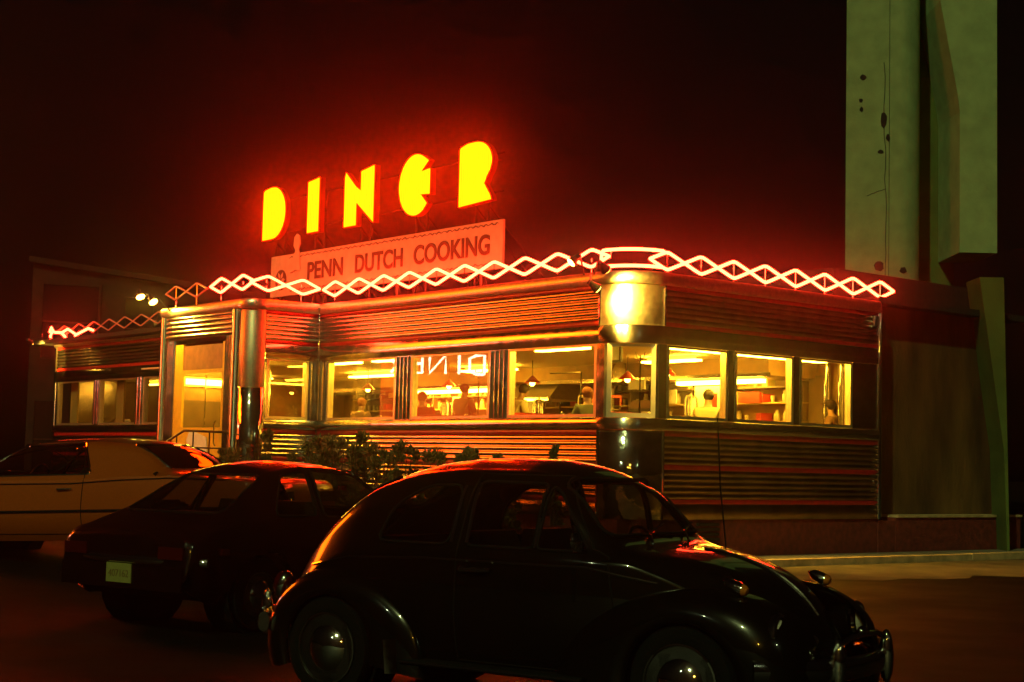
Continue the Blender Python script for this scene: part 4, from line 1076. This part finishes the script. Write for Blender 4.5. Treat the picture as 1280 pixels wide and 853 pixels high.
# ---- small round-backed car in the foreground
def small_car():
    root = thing('small_car', 'dark rounded two door beetle shaped small car with chrome hubcaps in the foreground', 'car', (.325, 9.723, .045), radians(-33))
    sp = dict(
     zt=[(-1.88,.50),(-1.86,.62),(-1.78,.80),(-1.6,1.02),(-1.35,1.235),(-1.05,1.39),(-.7,1.475),(-.35,1.503),(0,1.50),(.18,1.478),(.31,1.443),(.41,1.388),(.74,1.045),(.85,1.012),(1.1,.985),(1.35,.915),(1.55,.80),(1.7,.63),(1.80,.40)],
     zbot=[(-1.88,.40),(-1.6,.27),(1.5,.27),(1.80,.36)],
     wb=[(-1.88,.30),(-1.8,.42),(-1.6,.55),(-1.3,.64),(-.9,.71),(-.3,.745),(.3,.745),(.7,.71),(1.0,.63),(1.3,.53),(1.6,.41),(1.80,.27)],
     zb=[(-1.88,.44),(-1.7,.62),(-1.4,.80),(-1.1,.91),(-.6,.94),(.5,.94),(.8,.93),(1.0,.87),(1.25,.76),(1.5,.60),(1.80,.38)],
     wt=[(-1.88,.22),(-1.5,.42),(-1,.54),(-.4,.575),(.3,.565),(.46,.56),(.80,.60),(1.1,.48),(1.5,.32),(1.80,.18)],
     crown=[(-1.88,.03),(-1.4,.10),(-.5,.10),(.3,.085),(.5,.05),(.85,.02),(1.1,.03),(1.8,.03)], r=.42)
    c = Car(root, sp, 'car_black')
    q = round_poly([(-.90,.985),(-.33,.985),(-.31,1.335),(-.58,1.325),(-.80,1.20)], .08)
    d1 = round_poly([(-.21,.985),(.25,.985),(.25,1.355),(-.21,1.36)], .05)
    d2 = round_poly([(.275,.985),(.60,.985),(.36,1.29),(.275,1.35)], .04)
    ws = round_poly([(-.57,1.07),(.57,1.07),(.49,1.385),(-.49,1.385)], .08)
    rw = round_poly([(-.40,1.16),(.40,1.16),(.34,1.36),(-.34,1.36)], .08)
    door = [(-.26,.32),(.66,.32),(.78,.62),(.72,.96),(.62,1.0),(.37,1.36),(.30,1.40),(-.24,1.405),(-.27,.96)]
    side = lambda n: abs(n[1]) > .25
    regs = [('quarter_window','car_glass',lambda p,n,s_: abs(p[1]) > .45 and inpoly(p[0],p[2],q),True),
            ('door_window','car_glass',lambda p,n,s_: abs(p[1]) > .45 and inpoly(p[0],p[2],d1),True),
            ('vent_window','car_glass',lambda p,n,s_: abs(p[1]) > .45 and inpoly(p[0],p[2],d2),True),
            ('front_window','car_glass',lambda p,n,s_: .32 < p[0] < .86 and inpoly(p[1],p[2],ws) and p[2] > c.zt(p[0])-.10,False),
            ('back_window','car_glass',lambda p,n,s_: p[0] < -.95 and inpoly(p[1],p[2],rw) and p[2] > c.zt(p[0])-.12,False),
            ('door','car_black',lambda p,n,s_: abs(p[1]) > .4 and inpoly(p[0],p[2],door),True),
            ('bonnet','car_black',lambda p,n,s_: p[0] > .90 and p[2] > .42 and abs(p[1]) < .50*c.wb(p[0])/.66 and p[2] > c.zb(p[0])-.02,False),
            ('engine_lid','car_black',lambda p,n,s_: p[0] < -1.42 and p[2] > .52 and abs(p[1]) < .36,False)]
    c.make(regs)
    for pl in (q, d1, d2): c.trim_side(pl, 'window_trim', 'rubber', .010)
    c.trim_side([(-.315,1.00),(-.30,1.33)], 'chrome_strip', 'chrome', .010, out=.010, closed=False); c.trim_side([(-.205,1.00),(-.205,1.345)], 'chrome_strip', 'chrome', .012, out=.010, closed=False); c.trim_side([(.263,.99),(.263,1.16)], 'chrome_strip', 'chrome', .008, out=.010, closed=False)
    c.trim_side(door, 'door_seam', 'rubber', .006, out=-.002)
    c.trim_end(ws, .34, .83, 'window_trim', 'rubber', .012); c.trim_end(rw, -1.4, -.95, 'window_trim', 'rubber', .012)
    c.trim_side([(-1.5,.80),(-1.1,.875),(-.5,.90),(.6,.90),(1.0,.83)], 'belt_strip', 'chrome', .008, closed=False)
    # fenders: a swept quarter-round round each wheel
    def fender(xc, sd, prof_o, ro, y_in, y_out, a0, a1, n=44, name='fender'):
        mb = MB(); loops = []; Ro = P(prof_o)
        for i in range(n+1):
            a = a0+(a1-a0)*i/n; ca, sa = cos(radians(a)), sin(radians(a)); Rm = Ro(a)
            yi = y_in(a) if callable(y_in) else y_in; yo = y_out(a) if callable(y_out) else y_out
            row = []
            for k in range(15):
                ph = pi/2*k/14; rr = ro+(Rm-ro)*cos(ph)**.85 if k < 14 else ro
                yy = yi+(yo-yi)*sin(ph)**.8
                row.append((xc+rr*ca, sd*yy, max(.31+rr*sa, .17)))
            row.append((xc+(ro-.015)*ca, sd*(yo-.03), max(.31+(ro-.015)*sa, .17)))
            loops.append(row)
        mb.loft(loops, closed=False); return mb.build(name, 'car_black', root, smooth=True, recalc=False, local=True, angle=70)
    for sd in (1, -1):
        fender(1.2, sd, [(-25,.60),(0,.66),(25,.68),(50,.60),(75,.525),(95,.505),(120,.53),(145,.62),(165,.75),(185,.82)], .345,
               lambda a: .40 if a < 40 else .45+.22*min(1, (a-40)/110), lambda a: .76-.05*max(0, (30-a)/50), -22, 190)
        fender(-1.2, sd, [(-10,.72),(15,.66),(40,.56),(75,.50),(95,.50),(125,.535),(150,.585),(175,.62),(200,.60)], .345,
               lambda a: .68 if a < 40 else .68-.26*min(1, (a-40)/130), lambda a: .775-.03*max(0, (a-150)/50), -10, 200)
        mb = MB(); mb.loft([[(x, sd*y, z) for y, z in ((.62,.27),(.77,.27),(.785,.285),(.77,.30),(.62,.31))] for x in (-.62,.0,.62)]); mb.build('running_board', 'rubber', root, local=True)
        mb = MB(); mb.tube([(-.62, sd*.788, .287), (.62, sd*.788, .287)], .008, 6); mb.build('board_trim', 'chrome', root, local=True, smooth=True)
        # headlamp, indicator, tail lamp
        hx, hy, hz = 1.70, sd*.565, .60; ax = Vector((1, 0, .10)).normalized()
        mb = MB(); mb.lathe([(.03,-.22),(.085,-.14),(.112,-.05),(.115,-.02),(.108,-.01)], (hx-.01,hy,hz), ax, 24); mb.build('headlight_bucket', 'car_black', root, local=True, smooth=True)
        mb = MB(); mb.lathe([(.100,-.02),(.116,-.02),(.119,.0),(.110,.014),(.094,.018),(.090,.008)], (hx,hy,hz), ax, 28); h = mb.build('headlight', 'chrome', root, local=True, smooth=True)
        mb = MB(); mb.lathe([(.091,.006),(.08,.020),(.05,.032),(.001,.037)], (hx,hy,hz), ax, 24); mb.build('lens', 'lens', h, local=True, smooth=True)
        mb = MB(); mb.lathe([(.001,.05),(.03,.04),(.036,0),(.03,-.05),(.001,-.09)], (1.46,sd*.585,.835), (.9,0,-.35), 14); i_ = mb.build('indicator', 'chrome', root, local=True, smooth=True)
        mb = MB(); mb.lathe([(.030,.0),(.032,.04),(.022,.058),(.001,.064)], (1.462,sd*.585,.836), (.9,0,-.35), 14); mb.build('lens', 'lamp_amber', i_, local=True, smooth=True)
        tl = Vector((-1.70, sd*.60, .66)); ta = Vector((-.85, 0, .35)).normalized()
        mb = MB(); mb.lathe([(.001,.055),(.05,.045),(.072,.0),(.07,-.05),(.001,-.10)], tl, ta, 18); mb.v = [Vector((v.x, tl.y+(v.y-tl.y)*.72, tl.z+(v.z-tl.z)*1.3)) for v in mb.v]; t_ = mb.build('tail_lamp', 'lamp_red', root, local=True, smooth=True)
        mb = MB(); mb.lathe([(.078,.0),(.082,-.02),(.07,-.04),(.066,.0)], tl, ta, 18); mb.v = [Vector((v.x, tl.y+(v.y-tl.y)*.72, tl.z+(v.z-tl.z)*1.3)) for v in mb.v]; mb.build('rim', 'chrome', t_, local=True, smooth=True)
        # chrome stone guard on the front edge of the rear fender, sill of door handle, mirror
        mb = MB(); rows = []
        for i in range(7):
            z = .21+.20*i/6; rows.append([(-.60-.03*(k-2)**2*.2-.02*i/6-.02*k, sd*(.70+.028*k), z) for k in range(5)])
        mb.loft(rows, closed=False); mb.build('stone_guard', 'chrome', root, smooth=True, recalc=False, local=True)
        mb = MB(); y = c.y_at(-.12,.845)+.02; mb.tube([(-.21,sd*(y-.02),.85),(-.20,sd*(y+.025),.85),(-.05,sd*(y+.03),.853),(-.03,sd*(y-.01),.852)], .014, 8); mb.ell((-.215,sd*(y),.85),(.022,.016,.022),10,6); mb.build('door_handle', 'chrome', root, smooth=True, local=True)
        wheel(root, 1.2, sd*.655, .315, .155, .215); wheel(root, -1.2, sd*.675, .315, .155, .215)
        for xw in (1.2, -1.2):
            mb = MB(); mb.lathe([(.36,-.24),(.36,-.02),(.02,-.24)], (xw,sd*.70,.33), (0,sd,0), 20); mb.build('wheel_well', 'rubber', root, local=True)
    mb = MB(); y = -(c.y_at(.56,1.0)+.01); mb.tube([(.56,y,.985),(.60,y-.10,1.03)], .008, 6); mb.lathe([(.001,-.03),(.045,-.015),(.055,.0),(.05,.006),(.001,.006)], (.59,y-.13,1.045), (-1,0,0), 18); mb.build('mirror', 'chrome', root, smooth=True, local=True)
    # bumpers
    for sg, xb, wy, zz in ((1, 1.96, .74, .42), (-1, -2.05, .76, .44)):
        pts = [(sg*(abs(xb)-.34*(abs(t)**2.6)), t*wy, zz) for t in [k/12-1 for k in range(25)]]
        if sg < 0: pts = pts[::-1]
        bar(root, pts, .125, .035, 'bumper', 'chrome')
        for sy in (1, -1):
            x = sg*(abs(xb)-.34*(.5**2.6)); mb = MB()
            mb.ell((x+sg*.035, sy*.37, zz+.015), (.045,.034,.15), 12, 10); mb.build('overrider', 'chrome', root, smooth=True, local=True)
            mb = MB(); mb.tube([(x+sg*.03, sy*.37, zz+.12),(x+sg*.04, sy*.2, zz+.16),(x+sg*.045, 0, zz+.165)], .016, 8); mb.build('bumper_rail', 'chrome', root, smooth=True, local=True)
    # horn grilles, bonnet trim, wipers, aerial
    mb = MB(); mb.tube([(x, 0, c.zt(x)+.006) for x in [.98+.05*k for k in range(15)]], .009, 6); mb.build('bonnet_trim', 'chrome', root, smooth=True, local=True)
    for sy in (1, -1):
        mb = MB(); mb.ell((1.80, sy*.37, .56), (.03,.05,.035), 12, 8); mb.build('horn_grille', 'chrome', root, smooth=True, local=True)
    for y0 in (-.28, .18):
        mb = MB(); xw = lambda yy, z: c.x_at(yy, z, .34, .83)+.02
        mb.tube([(.79, y0, 1.03), (xw(y0+.1,1.08)+.015, y0+.10, 1.09), (xw(y0+.34,1.13)+.012, y0+.36, 1.13)], .007, 6); mb.build('wiper', 'chrome', root, smooth=True, local=True)
    mb = MB(); mb.tube([(.86, .56, .93), (.80, .58, 1.35), (.77, .59, 1.78)], .005, 5); mb.build('aerial', 'chrome', root, local=True)
    seats(root, ((-.15, .33, .24), (-.15, -.33, .24)), .42, 1.06); seats(root, ((-.85, 0, .52),), .45, 1.0); steering(root, .42, .33, .92)
    mb = MB(); mb.box(.55, .78, -.62, .62, .6, .955); mb.build('dashboard', 'seat_dark', root, local=True)
    mb = MB(); mb.box(-1.3, .9, -.6, .6, .30, .34); mb.build('floor_pan', 'rubber', root, local=True)
    return root
small_car()

# ---- dark fastback coupe
def coupe():
    x, y = -1.98, 14.95
    root = thing('fastback_car', 'dark maroon fastback coupe parked nose in with its yellow licence plate showing', 'car', (x, y, gz(x, y)+.01), radians(90-36))
    sp = dict(
     zt=[(-2.1,.58),(-2.08,.78),(-1.98,.85),(-1.78,.93),(-1.5,1.06),(-1.15,1.27),(-.85,1.40),(-.45,1.445),(-.1,1.435),(.12,1.39),(.80,.965),(.95,.94),(1.8,.87),(2.2,.77),(2.3,.55)],
     zbot=[(-2.1,.42),(-1.8,.26),(1.9,.24),(2.3,.38)],
     wb=[(-2.1,.78),(-1.9,.84),(-1.2,.875),(0,.88),(1.2,.865),(2.0,.80),(2.3,.70)],
     zb=[(-2.1,.54),(-2.05,.74),(-1.8,.86),(-1.2,.93),(-.5,.90),(.8,.885),(1.8,.82),(2.2,.70),(2.3,.5)],
     wt=[(-2.1,.70),(-1.8,.70),(-1.4,.62),(-.9,.56),(-.2,.56),(.12,.57),(.8,.68),(1.2,.72),(2.2,.66),(2.3,.6)],
     crown=[(-2.1,.02),(-1.7,.03),(-1.0,.06),(0,.05),(.3,.04),(.8,.03),(2.3,.03)], r=.28, tuck=.86)
    c = Car(root, sp, 'car_maroon')
    q = round_poly([(-1.12,.975),(-.62,.965),(-.55,1.35),(-.85,1.315)], .05)
    d1 = round_poly([(-.52,.96),(.60,.935),(.10,1.33),(-.47,1.36)], .05)
    ws = round_poly([(-.66,1.0),(.66,1.0),(.53,1.36),(-.53,1.36)], .06)
    rw = round_poly([(-.60,.985),(.60,.985),(.47,1.31),(-.47,1.31)], .08)
    door = [(-.57,.34),(.72,.34),(.74,.90),(.64,.92),(.12,1.365),(-.52,1.39),(-.58,.92)]
    regs = [('quarter_window','car_glass',lambda p,n,s_: abs(p[1]) > .45 and inpoly(p[0],p[2],q),True),
            ('door_window','car_glass',lambda p,n,s_: abs(p[1]) > .45 and inpoly(p[0],p[2],d1),True),
            ('front_window','car_glass',lambda p,n,s_: .08 < p[0] < .9 and inpoly(p[1],p[2],ws) and p[2] > c.zt(p[0])-.05,False),
            ('back_window','car_glass',lambda p,n,s_: p[0] < -.9 and inpoly(p[1],p[2],rw) and p[2] > c.zt(p[0])-.07,False),
            ('door','car_maroon',lambda p,n,s_: abs(p[1]) > .4 and inpoly(p[0],p[2],door),True)]
    c.make(regs, arches=((1.38,.31,.36),(-1.28,.31,.36)))
    for pl in (q, d1): c.trim_side(pl, 'window_trim', 'rubber', .010)
    c.trim_side(door, 'door_seam', 'rubber', .006, out=-.002)
    c.trim_end(ws, .15, .88, 'window_trim', 'chrome', .012); c.trim_end(rw, -1.75, -.95, 'window_trim', 'rubber', .012)
    c.trim_side([(-.50,1.38),(.08,1.35)], 'drip_rail', 'chrome', .010, closed=False)
    bar(root, [(-2.10+.16*abs(t)**3, t*.86, .60) for t in [1-k/10 for k in range(21)]], .075, .03, 'bumper', 'chrome')
    bar(root, [(2.33-.2*abs(t)**3, t*.80, .46) for t in [k/10-1 for k in range(21)]], .10, .04, 'bumper', 'chrome')
    mb = MB(); mb.box(-2.135, -2.125, -.155, .155, .405, .565); pl = mb.build('licence_plate', 'plate', root, local=True)
    tm, w = text_mb('407162', .085, lambda a, b, e: Vector((-2.1365-e, -(a*1.0)+.125, .455+b)), extrude=.001)
    k = .25/w; tm, _ = text_mb('407162', .085, lambda a, b, e: Vector((-2.1365-e, .125-a*k, .452+b)), extrude=.001)
    tm.build('lettering', 'plate_ink', pl, local=True)
    mb = MB(); mb.box(-2.122, -2.10, -.75, .75, .36, .56); mb.build('rear_valance', 'car_maroon', root, local=True)
    for sd in (1, -1):
        mb = MB(); mb.box(-2.112, -2.07, sd*.45 if sd > 0 else -.74, .74 if sd > 0 else -.45, .62, .72); mb.build('tail_lamp', 'lamp_red', root, local=True)
        mb = MB(); yy = c.y_at(-1.75,.68); mb.box(-1.80, -1.70, min(sd*(yy-.01), sd*(yy+.012)), max(sd*(yy-.01), sd*(yy+.012)), .66, .71); mb.build('side_marker', 'lamp_red', root, local=True)
        yy = c.y_at(-.45,.82); mb = MB(); mb.tube([(-.50,sd*(yy+.012),.82),(-.30,sd*(yy+.03),.82),(-.28,sd*(yy),.82)], .012, 8); mb.build('door_handle', 'chrome', root, smooth=True, local=True)
        for xw in (1.38, -1.28):
            wheel(root, xw, sd*.72, .31, .17, .19)
            mb = MB(); mb.lathe([(.37,-.30),(.37,-.0),(.02,-.30)], (xw,sd*.80,.32), (0,sd,0), 20); mb.build('wheel_well', 'rubber', root, local=True)
    yy = c.y_at(.5,.93); mb = MB(); mb.tube([(.48,-(yy-.01),.94),(.46,-(yy+.08),.99)], .01, 6); mb.ell((.44,-(yy+.13),1.01),(.03,.07,.045),12,8); mb.build('mirror', 'chrome', root, smooth=True, local=True)
    seats(root, ((-.25, .36, .26), (-.25, -.36, .26)), .40, 1.08); seats(root, ((-1.0, 0, .5),), .45, .98); steering(root, .35, .36, .88)
    mb = MB(); mb.box(.45, .78, -.7, .7, .55, .91); mb.build('dashboard', 'seat_dark', root, local=True)
coupe()

# ---- big gold sedan
def sedan():
    x, y = -4.85, 18.6
    root = thing('gold_sedan', 'long gold two door hardtop with a wide roof pillar parked at the left', 'car', (x, y, gz(x, y)+.03), radians(180-17))
    root.rotation_euler = (0, radians(2.2), radians(180-17))
    sp = dict(
     zt=[(-2.72,.55),(-2.70,.86),(-2.55,.93),(-1.75,.985),(-1.55,1.01),(-1.12,1.31),(-.95,1.375),(-.3,1.43),(.2,1.425),(.5,1.37),(1.12,1.03),(1.3,1.0),(2.4,.93),(2.66,.82),(2.72,.5)],
     zbot=[(-2.72,.42),(-2.4,.28),(2.4,.26),(2.72,.38)],
     wb=[(-2.72,.86),(-2.4,.95),(-1.2,.985),(0,.97),(1.4,.975),(2.4,.93),(2.72,.84)],
     zb=[(-2.72,.50),(-2.68,.82),(-2.4,.90),(-1.6,.965),(-1.0,.965),(-.3,.93),(.8,.935),(2.2,.88),(2.6,.78),(2.72,.46)],
     wt=[(-2.72,.78),(-1.9,.82),(-1.5,.80),(-1.1,.70),(-.4,.66),(.4,.66),(.6,.68),(1.1,.78),(1.5,.82),(2.72,.76)],
     crown=[(-2.72,.02),(-1.6,.02),(-1.0,.06),(0,.06),(.5,.04),(1.1,.02),(2.72,.03)], r=.26, tuck=.85)
    c = Car(root, sp, 'car_gold')
    d1 = round_poly([(-.52,1.005),(.98,.995),(.55,1.335),(-.30,1.365)], .05)
    ws = round_poly([(-.74,1.06),(.74,1.06),(.62,1.355),(-.62,1.355)], .06)
    rw = round_poly([(-.74,1.045),(.74,1.045),(.64,1.325),(-.64,1.325)], .06)
    door = [(-.42,.34),(1.05,.34),(1.08,.93),(1.02,.97),(.58,1.37),(-.28,1.40),(-.45,.97)]
    regs = [('door_window','car_glass',lambda p,n,s_: abs(p[1]) > .5 and inpoly(p[0],p[2],d1),True),
            ('front_window','car_glass',lambda p,n,s_: .4 < p[0] < 1.25 and inpoly(p[1],p[2],ws) and p[2] > c.zt(p[0])-.05,False),
            ('back_window','car_glass',lambda p,n,s_: p[0] < -.9 and inpoly(p[1],p[2],rw) and p[2] > c.zt(p[0])-.06,False),
            ('vinyl_roof','vinyl_dark',lambda p,n,s_: p[2] > 1.33 and -1.06 < p[0] < .56 and p[2] > c.zt(p[0])-.055,False),
            ('door','car_gold',lambda p,n,s_: abs(p[1]) > .4 and inpoly(p[0],p[2],door),True)]
    c.make(regs, arches=((1.62,.34,.40),(-1.55,.34,.38)))
    c.trim_side(d1, 'window_trim', 'chrome', .012); c.trim_side(door, 'door_seam', 'rubber', .006, out=-.002)
    c.trim_end(ws, .5, 1.2, 'window_trim', 'chrome', .014); c.trim_end(rw, -1.6, -.9, 'window_trim', 'chrome', .016)
    c.trim_side([(-2.4,.62),(-1.0,.60),(2.4,.58)], 'side_strip', 'chrome', .016, closed=False)
    c.trim_side([(-2.2,.915),(-1.5,.945),(-.9,.93),(-.3,.90),(.9,.905),(2.2,.86)], 'belt_strip', 'chrome', .008, closed=False)
    bar(root, [(-2.76+.22*abs(t)**3, t*.96, .50) for t in [1-k/10 for k in range(21)]], .16, .05, 'bumper', 'chrome')
    bar(root, [(2.78-.22*abs(t)**3, t*.94, .48) for t in [k/10-1 for k in range(21)]], .16, .05, 'bumper', 'chrome')
    for sd in (1, -1):
        mb = MB(); mb.box(-2.735, -2.69, .35 if sd > 0 else -.82, .82 if sd > 0 else -.35, .66, .78); mb.build('tail_lamp', 'lamp_red', root, local=True)
        mb = MB(); mb.lathe([(.10,-.05),(.10,.0),(.09,.02),(.001,.035)], (2.69,sd*.62,.68), (1,0,0), 18); mb.build('headlight', 'lens', root, smooth=True, local=True)
        yy = c.y_at(-.25,.84); mb = MB(); mb.tube([(-.32,sd*(yy+.012),.84),(-.14,sd*(yy+.03),.84),(-.12,sd*(yy),.84)], .013, 8); mb.build('door_handle', 'chrome', root, smooth=True, local=True)
        for xw in (1.62, -1.55):
            wheel(root, xw, sd*.80, .34, .19, .20)
            mb = MB(); mb.lathe([(.41,-.30),(.41,-.0),(.02,-.30)], (xw,sd*.88,.35), (0,sd,0), 20); mb.build('wheel_well', 'rubber', root, local=True)
    yy = c.y_at(.8,.98); mb = MB(); mb.tube([(.78,(yy-.01),.98),(.76,(yy+.08),1.03)], .012, 6); mb.ell((.74,(yy+.13),1.05),(.035,.07,.05),12,8); mb.build('mirror', 'chrome', root, smooth=True, local=True)
    mb = MB(); mb.lathe([(0,0),(.03,0),(.03,.02),(0,.025)], (-1.35,c.y_at(-1.35,.97)-.02,.985), (0,.6,.8), 12); mb.build('pillar_badge', 'chrome', root, smooth=True, local=True)
    seats(root, ((-.1, .0, .66),), .42, 1.08); seats(root, ((-1.0, 0, .62),), .45, 1.02); steering(root, .5, .4, .95)
    mb = MB(); mb.box(.75, 1.1, -.8, .8, .55, .97); mb.build('dashboard', 'seat_dark', root, local=True)
sedan()

# ------------------------------------------------------------------ street lamps behind the camera, whose heads glint in the chrome
def street_lamp(label, x, y, h, dx, dy, mat, r=.2):
    t = thing('street_lamp', label, 'street lamp', (x, y, 0), group='street lamps across the road')
    mb = MB(); mb.tube([(x, y, 0), (x, y, h*.6), (x, y, h), (x+dx*.5, y+dy*.5, h+.35), (x+dx, y+dy, h+.4)], [.10, .08, .06, .045, .04], 10); mb.build('pole', 'iron', t, smooth=True)
    mb = MB(); mb.ell((x+dx, y+dy, h+.36), (.32, .20, .12), 16, 8); mb.build('hood', 'lamp_housing', t, smooth=True)
    mb = MB(); mb.ell((x+dx, y+dy, h+.22), (r, r, r*.7), 16, 10); mb.build('lamp', mat, t, smooth=True)
street_lamp('tall street lamp with a yellow sodium globe across the road', -3.4, -9.0, 6.6, 1.2, 0, 'sodium_on', .20)
street_lamp('tall street lamp with a green white globe to the south', 9.0, -5.0, 7.2, -1.2, .3, 'mercury_on', .13)
street_lamp('tall street lamp with a green white globe up the street', -13.0, -2.0, 7.2, 1.2, .3, 'mercury_on', .13)

# ------------------------------------------------------------------ air, sky and light
HAZE = 0.0024
if HAZE:
    mb = MB(); mb.box(-60, 60, -18, 80, -1.2, 30); hz = mb.build('haze', 'roofing', local=True); hz.data.materials.clear(); struct(hz, 'stuff')
    m = bpy.data.materials.new('haze'); m.use_nodes = True; nt = m.node_tree; nt.nodes.clear(); o = nt.nodes.new('ShaderNodeOutputMaterial'); v = nt.nodes.new('ShaderNodeVolumePrincipled')
    v.inputs['Color'].default_value = (.95, .95, .95, 1); v.inputs['Density'].default_value = HAZE; v.inputs['Anisotropy'].default_value = .965
    nt.links.new(v.outputs[0], o.inputs['Volume']); hz.data.materials.append(m); m.volume_intersection_method if hasattr(m, 'volume_intersection_method') else None
SUN_EL = radians(36); sd = Vector((.42, .905, 0)).normalized()
w = bpy.data.worlds.new('World'); SC.world = w; w.use_nodes = True; nt = w.node_tree
bg = nt.nodes['Background']; sky = nt.nodes.new('ShaderNodeTexSky'); sky.sky_type = 'NISHITA'; sky.sun_disc = False
sky.sun_elevation = SUN_EL; sky.sun_rotation = atan2(-sd.x, -sd.y) % (2*pi); sky.air_density = 1.5; sky.dust_density = 4
mx = nt.nodes.new('ShaderNodeMix'); mx.data_type = 'RGBA'; mx.blend_type = 'MULTIPLY'; mx.inputs['Factor'].default_value = 1; mx.inputs['B'].default_value = (1.0, .55, .25, 1)
nt.links.new(sky.outputs[0], mx.inputs['A']); nt.links.new(mx.outputs['Result'], bg.inputs['Color']); bg.inputs['Strength'].default_value = .0006
sl_ = bpy.data.lights.new('sun', 'SUN'); sl_.energy = .75; sl_.angle = radians(.5); sl_.color = (.80, 1.0, .34)
so = bpy.data.objects.new('sun', sl_); COL.objects.link(so)
ld = Vector((sd.x*cos(SUN_EL), sd.y*cos(SUN_EL), -sin(SUN_EL))); so.rotation_euler = ld.to_track_quat('-Z', 'Y').to_euler(); so.location = (0, -20, 30)

SC.view_settings.view_transform = 'Standard'; SC.view_settings.look = 'None'; SC.view_settings.exposure = 0; SC.view_settings.gamma = 1; SC.view_settings.use_curve_mapping = False
SC.render.engine = 'CYCLES'
cy = SC.cycles
cy.use_denoising = True
try: cy.denoiser = 'OPENIMAGEDENOISE'
except Exception: pass
cy.max_bounces = 10; cy.diffuse_bounces = 3; cy.glossy_bounces = 5; cy.transmission_bounces = 4; cy.transparent_max_bounces = 16; cy.volume_bounces = 0
cy.caustics_reflective = False; cy.caustics_refractive = False; cy.sample_clamp_indirect = 6; cy.use_light_tree = True
